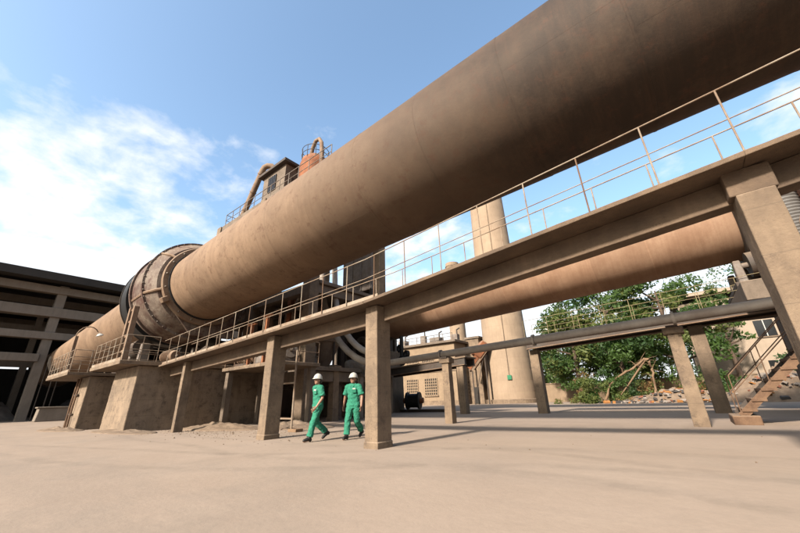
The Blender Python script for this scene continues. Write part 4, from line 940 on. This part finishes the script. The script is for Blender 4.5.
# bent dead bough
t = thing('bent_bough', 'broken bare bough bent into an arch above the rubble', 'branch', (-3.7, 41.8, 0))
A = [Vector(PY(x, y, 41.8)) for x, y in [(603, 398), (610, 385), (620, 376), (632, 368), (645, 359), (649, 360), (652, 370), (655, 383), (657, 400)]]
A[0].z = -.05; A[-1].z = -.05
rj = random.Random(8)
A2 = []
for p_, q_ in zip(A[:-1], A[1:]):
    for k in range(4): A2.append(p_.lerp(q_, k/4)+Vector((rj.uniform(-.09, .09), rj.uniform(-.25, .25), rj.uniform(-.07, .07))))
A2.append(A[-1])
m = MB(); m.tube(A2, [.07+.05*rj.random() for _ in A2], 8); m.build('main_bough', 'branch_dry', t)
for k in range(22):
    p_ = rj.choice(A2[3:-3]); d_ = Vector((rj.uniform(-1, 1), rj.uniform(-1, 1), rj.uniform(-.4, 1))).normalized()*rj.uniform(.5, 1.5)
    m = MB(); m.tube([p_, p_+d_*.5+Vector((0, 0, .08)), p_+d_+Vector((rj.uniform(-.2, .2), 0, rj.uniform(-.3, .1)))], [.03, .02, .008], 5); m.build('twig', 'branch_dry', t)
Bq = [Vector(PY(x, y, 41.8)) for x, y in [(645, 360), (637, 372), (629, 384), (620, 396)]]
m = MB(); m.tube(Bq, [.10, .08, .07, .04], 8); m.build('side_bough', 'branch_dry', t)
# rubble and litter
def heap(name, cx_, cy_, rx, ry, h, seed, mt, label, cat, rot=0.0):
    m = MB(); nx, ny = 64, 36; vs_ = []
    for j in range(ny+1):
        for i in range(nx+1):
            u, v = i/nx*2-1, j/ny*2-1; d = math.sqrt(u*u+v*v); z = h*max(0, 1-d)**.8
            nz = mnoise.noise(Vector((u*3+seed, v*3, seed)))*.5+mnoise.noise(Vector((u*9, v*9+seed, 1)))*.30+mnoise.noise(Vector((u*21, v*15+seed, 4)))*.16
            z = z*(1+nz)+(.012 if d < .97 else -.05); x, y = u*rx, v*ry
            vs_.append((cx_+x*math.cos(rot)-y*math.sin(rot), cy_+x*math.sin(rot)+y*math.cos(rot), max(z, -.06)))
    m.add(vs_, [(j*(nx+1)+i, j*(nx+1)+i+1, (j+1)*(nx+1)+i+1, (j+1)*(nx+1)+i) for j in range(ny) for i in range(nx)])
    o = m.build(name, mt, sharp=70); tag(o, label, cat, kind='stuff'); return o
heap('rubble_heap', -0.8, 41.6, 5.6, 2.0, 1.1, 5, 'heap', 'earth and rubble mound under the bent bough', 'rubble')
heap('rubble_heap', 5.4, 40.0, 4.2, 2.6, 2.2, 6, 'heap', 'grey rubble mound behind the rusty stair', 'rubble')
def litter():
    rnd = random.Random(17); m = MB()
    for i in range(620):
        c = rnd.choice([(-0.8, 41.0, 5.0, 1.6, 1.1), (5.4, 39.6, 3.8, 2.2, 2.2), (-3.8, 40.2, 3.6, .7, .1), (0.8, 39.8, 5, .7, .15)])
        u, v = rnd.gauss(0, .42), rnd.gauss(0, .42); x, y = c[0]+u*c[2], c[1]+v*c[3]; z = max(0, c[4]*max(0, 1-math.hypot(u, v))**.8)
        s = rnd.uniform(.07, .30)*(1.4 if rnd.random() < .12 else 1); q = Matrix.Rotation(rnd.uniform(0, 6), 3, 'Z')@Matrix.Rotation(rnd.uniform(-.7, .7), 3, 'X')
        mi = rnd.choice([0, 0, 0, 1, 2, 2, 3]); m.box((x, y, z+s*.2), (s*rnd.uniform(.8, 2.2), s, s*rnd.uniform(.25, .8)), q, mi, rnd.uniform(.6, 1))
    o = m.build('litter', ['rubble_pale', 'rubble_red', 'rubble_dark', 'orange_cloth'], smooth=False); tag(o, 'broken bricks and litter strewn under the trees', 'litter', kind='stuff')
litter()
# grass tufts along the wall foot
leaf_mesh('weeds', 'leaf_c', None, [(x, 41.0+random.uniform(-1, 6), .15, .5) for x in np.linspace(-12, 6, 30)], 3000, .1, 77, ['leaf_c', 'leaf_dry'])
tag(bpy.data.objects['weeds'], 'low weeds growing along the edge of the yard', 'weeds', kind='stuff')
# dust drifts against the piers
heap('dust_heap', -15.6, 7.5, 2.3, .9, .24, 8, 'heap', 'low drift of crumbled dust against the broad pier', 'dust', .25)
heap('dust_heap', -18.6, 5.0, 2.6, .7, .12, 9, 'heap', 'thin dust spill along the front of the broad pier', 'dust', .1)
heap('dust_heap', -24.3, 4.0, 2.2, .7, .14, 10, 'heap', 'thin dust spill at the foot of the narrower pier', 'dust', .1)
heap('dust_heap', -12.9, 9.2, 2.0, 1.2, .22, 12, 'heap', 'broken earth spread behind the ladder frame', 'dust', .1)

# ------------------------------------------------------------------ shed at the left
SX = -50.0
SH = thing('open_shed', 'dark open-sided shed with pale horizontal beams beyond the kiln end', 'shed', (-62, 4, 0))
for y in (-9.5, 5.2, 20, 34):
    m = MB(); m.span(SX-.9, SX, y-.38, y+.38, -.05, 13.3); m.build('column', 'shed_beam', SH, bevel=.04)
for z, hgt, dep, y1 in ((12.75, .75, .5, 36), (10.4, .95, .9, 36), (8.0, .7, .5, 36), (5.8, .75, .5, 5.0)):
    m = MB(); m.span(SX-.15-dep, SX+.18, -26, y1, z-hgt/2, z+hgt/2); m.build('beam', 'shed_beam', SH, bevel=.03)
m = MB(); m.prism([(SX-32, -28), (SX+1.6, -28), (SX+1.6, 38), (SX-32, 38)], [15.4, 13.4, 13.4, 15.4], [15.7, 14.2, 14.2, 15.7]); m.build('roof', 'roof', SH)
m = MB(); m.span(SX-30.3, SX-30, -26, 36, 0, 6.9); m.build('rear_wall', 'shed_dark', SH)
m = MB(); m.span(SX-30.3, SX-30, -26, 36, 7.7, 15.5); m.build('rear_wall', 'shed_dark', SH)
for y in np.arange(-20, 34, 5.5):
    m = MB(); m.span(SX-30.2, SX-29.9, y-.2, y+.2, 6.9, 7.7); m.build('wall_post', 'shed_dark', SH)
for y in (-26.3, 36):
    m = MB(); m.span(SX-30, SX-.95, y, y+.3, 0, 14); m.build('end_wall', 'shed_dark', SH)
for x in (SX-8, SX-16, SX-24):
    m = MB(); m.span(x-.2, x+.2, -26, 36, 12.6, 13.4); m.build('purlin', 'shed_beam', SH)
# mid-height crane girder & inner frames
for z in (10.4, 6.2):
    m = MB(); m.span(SX-12.5, SX-12, -26, 36, z-.4, z+.4); m.build('girder', 'shed_beam', SH)
for y in (-9.5, 5.2, 20):
    m = MB(); m.span(SX-12.6, SX-11.9, y-.3, y+.3, 0, 13); m.build('inner_column', 'shed_beam', SH)
heap('stockpile', SX-10, -1.0, 7, 7, 4.8, 14, 'rubble_pale', 'pale stockpile heaped inside the dark shed', 'stockpile')
heap('stockpile', SX-7, 13, 6, 6, 3.2, 15, 'rubble_dark', 'dark stockpile inside the shed beside the kiln end', 'stockpile')
t = thing('concrete_block', 'low pale concrete block lying before the shed', 'block', (-42, 6.6, 0))
bp_ = Vector(GZ(53, 421)); t.location = (bp_.x, bp_.y, 0)
m = MB(); m.box(bp_+Vector((0, 0, .55)), (1.2, 2.6, 1.1), taper=.94); m.build('body', 'shed_beam', t, bevel=.06)
m = MB(); m.box(bp_+Vector((0, 0, 1.14)), (1.3, 2.7, .12)); m.build('lid', 'shed_beam', t, bevel=.03)
t = thing('hopper', 'small pale hopper hanging beside the shed column', 'hopper', (SX+.6, 5.9, 0))
m = MB(); hc = Vector((SX+.75, 6.3, 0)); m.lathe([(4.2, .2), (5.2, .65), (5.9, .65)], hc, (0, 0, 1), 20); m.build('cone', 'shed_beam', t)
for a in (0, 2.1, 4.2):
    m = MB(); m.tube([hc+Vector((.6*math.cos(a), .6*math.sin(a), 0)), hc+Vector((.6*math.cos(a), .6*math.sin(a), 5.9))], .05, 6); m.build('leg', 'steel_dark', t)

# ------------------------------------------------------------------ right edge: plant behind the big column
t = thing('corrugated_duct', 'grey corrugated upright duct beside the big column', 'duct', (4.5, 16.6, 0))
dc = Vector((PY(775, 190, 16.8)[0], 16.8, 0))
prof = []
z = 4.0
while z < 8.6: prof += [(z, .42), (z+.06, .46), (z+.12, .42)]; z += .12
m = MB(); m.lathe(prof, dc, (0, 0, 1), 40); m.build('duct_skin', 'corrugated', t, sharp=60)
m = MB(); m.lathe([(0, .3), (3.6, .3), (4.0, .42)], dc, (0, 0, 1), 32); m.build('duct_base', 'steel_dark', t); t.location = t.location
OG = thing('orange_housing', 'rust-orange machine housing with hoop guard by the frame edge', 'housing', (6.0, 17.2, 0))
m = MB(); m.span(4.78, 7.4, 16.4, 18.3, 5.2, 8.9); m.build('housing_box', 'rust', OG, bevel=.1)
for x in (5.2, 7.2):
    for y in (16.6, 18.1):
        m = MB(); m.span(x-.12, x+.12, y-.12, y+.12, 0, 5.2); m.build('leg', 'steel_dark', OG)
m = MB(); m.tube([(4.95+.75*math.cos(a), 16.3, 5.9+.75*math.sin(a)) for a in [i*math.pi/12 for i in range(25)]], .04, 8); m.build('hoop', 'steel_tan', OG)
m = MB(); m.tube([(4.3, 16.3, 7.9), (5.0, 16.3, 6.0)], .05, 8); m.build('stay', 'steel_dark', OG)
# ------------------------------------------------------------------ people
def remesh(o, vox, sm=6, disp=0.0, dsz=.12):
    r = o.modifiers.new('remesh', 'REMESH'); r.mode = 'VOXEL'; r.voxel_size = vox; r.use_smooth_shade = True
    s_ = o.modifiers.new('smooth', 'SMOOTH'); s_.factor = .5; s_.iterations = sm
    if disp:
        tx = bpy.data.textures.new('folds', 'CLOUDS'); tx.noise_scale = dsz; tx.noise_depth = 2
        d = o.modifiers.new('folds', 'DISPLACE'); d.texture = tx; d.strength = disp; d.mid_level = .5; d.texture_coords = 'LOCAL'
def limb(mb, pts, rs, n=14):
    mb.tube(pts, rs, n)
    for p, r in zip(pts, rs): mb.ellipsoid(p, (r*.99,)*3, n, 8)
def person(pos, yaw, label, P, facing=0.0):
    root = bpy.data.objects.new('person', None); COL.objects.link(root); root.location = (0, 0, 0)
    V = Vector
    # ---- body: one skin
    b = MB(); hy = P.get('head_yaw', 0)
    lean = P.get('lean', .03); nk = V((lean*.9, 0, 1.355)); hc = V((lean+.015, 0, 1.485))
    Q = Matrix.Rotation(hy, 3, 'Z')
    b.ellipsoid(hc+V((0, 0, .015)), (.092, .076, .105), 24, 16, Q)
    b.ellipsoid(hc+Q@V((.022, 0, -.055)), (.066, .056, .062), 20, 12, Q)      # jaw
    b.ellipsoid(hc+Q@V((.062, 0, -.092)), (.022, .024, .017), 12, 8, Q)       # chin
    b.ellipsoid(hc+Q@V((.093, 0, -.018)), (.018, .012, .024), 12, 8, Q)       # nose
    b.ellipsoid(hc+Q@V((.082, 0, -.055)), (.014, .022, .008), 12, 8, Q)       # lips
    for s_ in (-1, 1): b.ellipsoid(hc+Q@V((-.005, s_*.077, -.012)), (.017, .010, .028), 10, 8, Q)
    limb(b, [V((lean*.5, 0, 1.26)), nk, hc+V((0, 0, -.05))], [.065, .052, .050])
    b.loft([(0, 0, .84, .095, .145), (0, 0, .93, .095, .14), (lean*.3, 0, 1.06, .085, .12), (lean*.6, 0, 1.2, .095, .14), (lean*.8, 0, 1.3, .075, .13), (lean*.8, 0, 1.34, .045, .07)])
    hips = {}
    for s_, leg in ((1, P['L']), (-1, P['R'])):
        h = V((0, s_*.085, .85)); k = V(leg[0]); a = V(leg[1]); limb(b, [h, h.lerp(k, .5), k, k.lerp(a, .35), a], [.085, .07, .052, .05, .036])
        toe = V(leg[2]); limb(b, [a+V((-.02, 0, -.03)), toe], [.04, .03])
        sh = V((lean*.8, s_*.165, 1.30)); arm = P['LA'] if s_ > 0 else P['RA']; e = V(arm[0]); w = V(arm[1])
        limb(b, [V((lean*.8, s_*.08, 1.30)), sh, sh.lerp(e, .5), e, e.lerp(w, .3), w], [.06, .052, .043, .036, .035, .026])
        # hand
        fd = V(arm[2]).normalized(); pn = V(arm[3]).normalized(); ac = fd.cross(pn).normalized()
        R3 = Matrix((fd, ac, pn)).transposed()
        pc = w+fd*.055; b.ellipsoid(pc, (.05, .038, .016), 14, 8, R3); limb(b, [w, pc], [.025, .02], 10)
        for i, (o_, ln) in enumerate(((-.028, .055), (-.010, .066), (.010, .070), (.028, .062))):
            p0 = w+fd*.088+ac*o_; p1 = p0+(fd+pn*.25).normalized()*ln*.5; p2 = p1+(fd*.8+pn*.75).normalized()*ln*.5
            limb(b, [p0, p1, p2], [.0095, .009, .008], 8)
        sg = 1 if arm[4] > 0 else -1
        p0 = w+fd*.03+ac*.028*sg; p1 = p0+(fd*.6+ac*.75*sg+pn*.2).normalized()*.04; p2 = p1+(fd*.9+ac*.2*sg+pn*.3).normalized()*.03
        limb(b, [p0, p1, p2], [.013, .011, .009], 8)
    body = b.build('body', 'skin', root); remesh(body, .0075, 4)
    # ---- eyes, brows
    for s_ in (-1, 1):
        m = MB(); m.ellipsoid(hc+Q@V((.082, s_*.031, .004)), (.008, .012, .006), 10, 6, Q); m.build('eye', 'hair', root)
        m = MB(); m.ellipsoid(hc+Q@V((.083, s_*.033, .024)), (.006, .018, .004), 10, 6, Q); m.build('eyebrow', 'hair', root)
    # ---- hair
    m = MB(); m.ellipsoid(hc+Q@V((-.022, 0, .02)), (.086, .084, .10), 24, 14, Q); m.ellipsoid(hc+Q@V((-.055, 0, -.045)), (.05, .068, .06), 18, 10, Q)
    if P.get('bun'): m.ellipsoid(hc+Q@V((-.105, 0, -.03)), (.042, .045, .05), 14, 10, Q)
    hr = m.build('hair', 'hair', root); remesh(hr, .009, 3, .008, .03)
    # ---- helmet
    m = MB(); hz = hc+V((-.004, 0, .048)); tilt = Matrix.Rotation(-.10, 3, 'Y')
    vs_ = []; nu, nv = 32, 9; fs = []
    for i in range(nv):
        ph = i/(nv-1)*math.pi/2
        for j in range(nu): a = 2*math.pi*j/nu; ridge = 1+.035*math.exp(-(math.sin(a)/.18)**2)*math.sin(ph); vs_.append(V((.126*math.cos(a)*math.cos(ph)*ridge, .108*math.sin(a)*math.cos(ph), .128*math.sin(ph)*ridge)))
    for i in range(nv-1):
        for j in range(nu): fs.append((i*nu+j, i*nu+(j+1) % nu, (i+1)*nu+(j+1) % nu, (i+1)*nu+j))
    base = len(vs_)
    for j in range(nu):
        a = 2*math.pi*j/nu; f_ = max(0, math.cos(a))**1.5; r = 1.09+.30*f_; vs_.append(V((.126*math.cos(a)*r, .108*math.sin(a)*(1.09+.06*f_), -.016-.010*f_)))
    for j in range(nu): fs.append((base+j, base+(j+1) % nu, (j+1) % nu, j))
    m.add([hz+Q@(tilt@p) for p in vs_], fs); hl = m.build('helmet', 'helmet', root, sharp=60)
    so = hl.modifiers.new('shell', 'SOLIDIFY'); so.thickness = .005
    # ---- shirt
    m = MB(); m.loft([(0, 0, .80, .124, .178), (0, 0, .86, .126, .178), (lean*.2, 0, .97, .116, .158), (lean*.5, 0, 1.1, .118, .155), (lean*.7, 0, 1.21, .122, .17), (lean*.8, 0, 1.30, .098, .172), (lean*.85, 0, 1.345, .075, .115), (lean*.9, 0, 1.372, .062, .07)], 26)
    for s_ in (1, -1):
        sh = V((lean*.8, s_*.155, 1.295)); e = V((P['LA'] if s_ > 0 else P['RA'])[0]); limb(m, [V((lean*.8, s_*.06, 1.29)), sh], [.075, .072]); m.tube([sh, sh.lerp(e, .45), sh.lerp(e, .82)], [.074, .074, .078], 16)
    sht = m.build('shirt', 'uniform', root); remesh(sht, .011, 4, .034, .06)
    m = MB()
    for s_ in (1, -1):
        m.add([V((lean+.05, s_*.01, 1.36)), V((lean+.005, s_*.075, 1.385)), V((lean+.055, s_*.088, 1.325)), V((lean+.118, s_*.035, 1.285)),
               V((lean+.045, s_*.008, 1.35)), V((lean, s_*.07, 1.37)), V((lean+.05, s_*.083, 1.312)), V((lean+.11, s_*.03, 1.275))], [(0, 1, 2, 3), (7, 6, 5, 4), (0, 4, 5, 1), (1, 5, 6, 2), (2, 6, 7, 3), (3, 7, 4, 0)])
    m.build('collar', 'uniform', root, bevel=.004)
    m = MB(); m.box((lean*.7+.131, .072, 1.232), (.012, .075, .03), Matrix.Rotation(.35, 3, 'Z')); m.build('name_badge', 'white_paint', root)
    m = MB(); m.box((lean*.7+.127, .075, 1.18), (.014, .095, .10), Matrix.Rotation(.38, 3, 'Z')); m.build('pocket', 'uniform', root, bevel=.005)
    m = MB()
    for z in (.9, .99, 1.08, 1.17): m.ellipsoid((lean*.5+.128, 0, z), (.005, .007, .007), 8, 6)
    m.build('buttons', 'uniform', root)
    # ---- trousers
    m = MB(); m.loft([(0, 0, .74, .11, .165), (0, 0, .82, .116, .168), (0, 0, .92, .112, .155), (0, 0, .98, .10, .145)], 24)
    for s_, leg in ((1, P['L']), (-1, P['R'])):
        h = V((0, s_*.088, .84)); k = V(leg[0]); a = V(leg[1]); end = k.lerp(a, .93)
        limb(m, [h, h.lerp(k, .5), k], [.105, .092, .078]); m.tube([k, k.lerp(a, .5), end], [.079, .076, .078], 16)
    tr = m.build('trousers', 'uniform', root); remesh(tr, .011, 4, .04, .07)
    # ---- boots
    for leg in (P['L'], P['R']):
        a = V(leg[1]); toe = V(leg[2]); d = (toe-a); f_ = V((d.x, d.y, 0)).normalized(); dn = (toe-a).normalized()
        m = MB(); m.tube([a+V((0, 0, .06)), a], [.052, .054], 14); sole = V(leg[3])
        limb(m, [a+V((0, 0, -.01)), sole+(a-sole)*.0+V((0, 0, .02)), ], [.05, .045])
        heel = V(leg[3]); limb(m, [heel+V((0, 0, .035)), heel.lerp(toe, .5)+V((0, 0, .035)), toe+V((0, 0, .012))], [.042, .045, .036])
        sb = m.build('boot', 'shoe', root); remesh(sb, .01, 3)
    root.location = pos; root.rotation_euler = (0, 0, yaw)
    tag(root, label, 'person', 'workers in green')
    return root
# pose: knee, ankle, toe, heel ; arms: elbow, wrist, finger dir, palm normal, thumb side
poseA = dict(L=[(.16, .09, .46), (.25, .09, .095), (.40, .10, .035), (.22, .09, .03)], R=[(-.02, -.08, .44), (-.33, -.08, .19), (-.24, -.08, .045), (-.40, -.08, .13)],
             LA=[(.01, .235, 1.03), (.15, .19, .82), (.6, -.35, -.75), (-.2, -1, .1), -1], RA=[(-.08, -.235, 1.04), (-.02, -.25, .80), (.2, .05, -1), (.1, 1, 0), 1], lean=.03, head_yaw=.15, bun=True)
poseB = dict(L=[(-.02, .085, .44), (-.30, .09, .18), (-.21, .09, .045), (-.37, .09, .12)], R=[(.15, -.085, .46), (.20, -.085, .095), (.35, -.09, .035), (.17, -.085, .03)],
             LA=[(.04, .25, 1.03), (.13, .27, .80), (.25, .05, -1), (.1, -1, 0), -1], RA=[(-.06, -.27, 1.05), (-.10, -.33, .81), (0, -.15, -1), (.1, 1, 0), 1], lean=.035, head_yaw=-.1, bun=False)
gA = GZ(316, 441); gB = GZ(353, 439)
person((gA[0], gA[1], 0), math.atan2(-1.0, -.15), 'person in green uniform and white helmet striding with one hand before the waist', poseA)
person((gB[0], gB[1], 0), math.atan2(-.93, .35), 'person in green uniform and white helmet beside the column, both arms hanging', poseB).scale = (1.04, 1.06, 1.01)
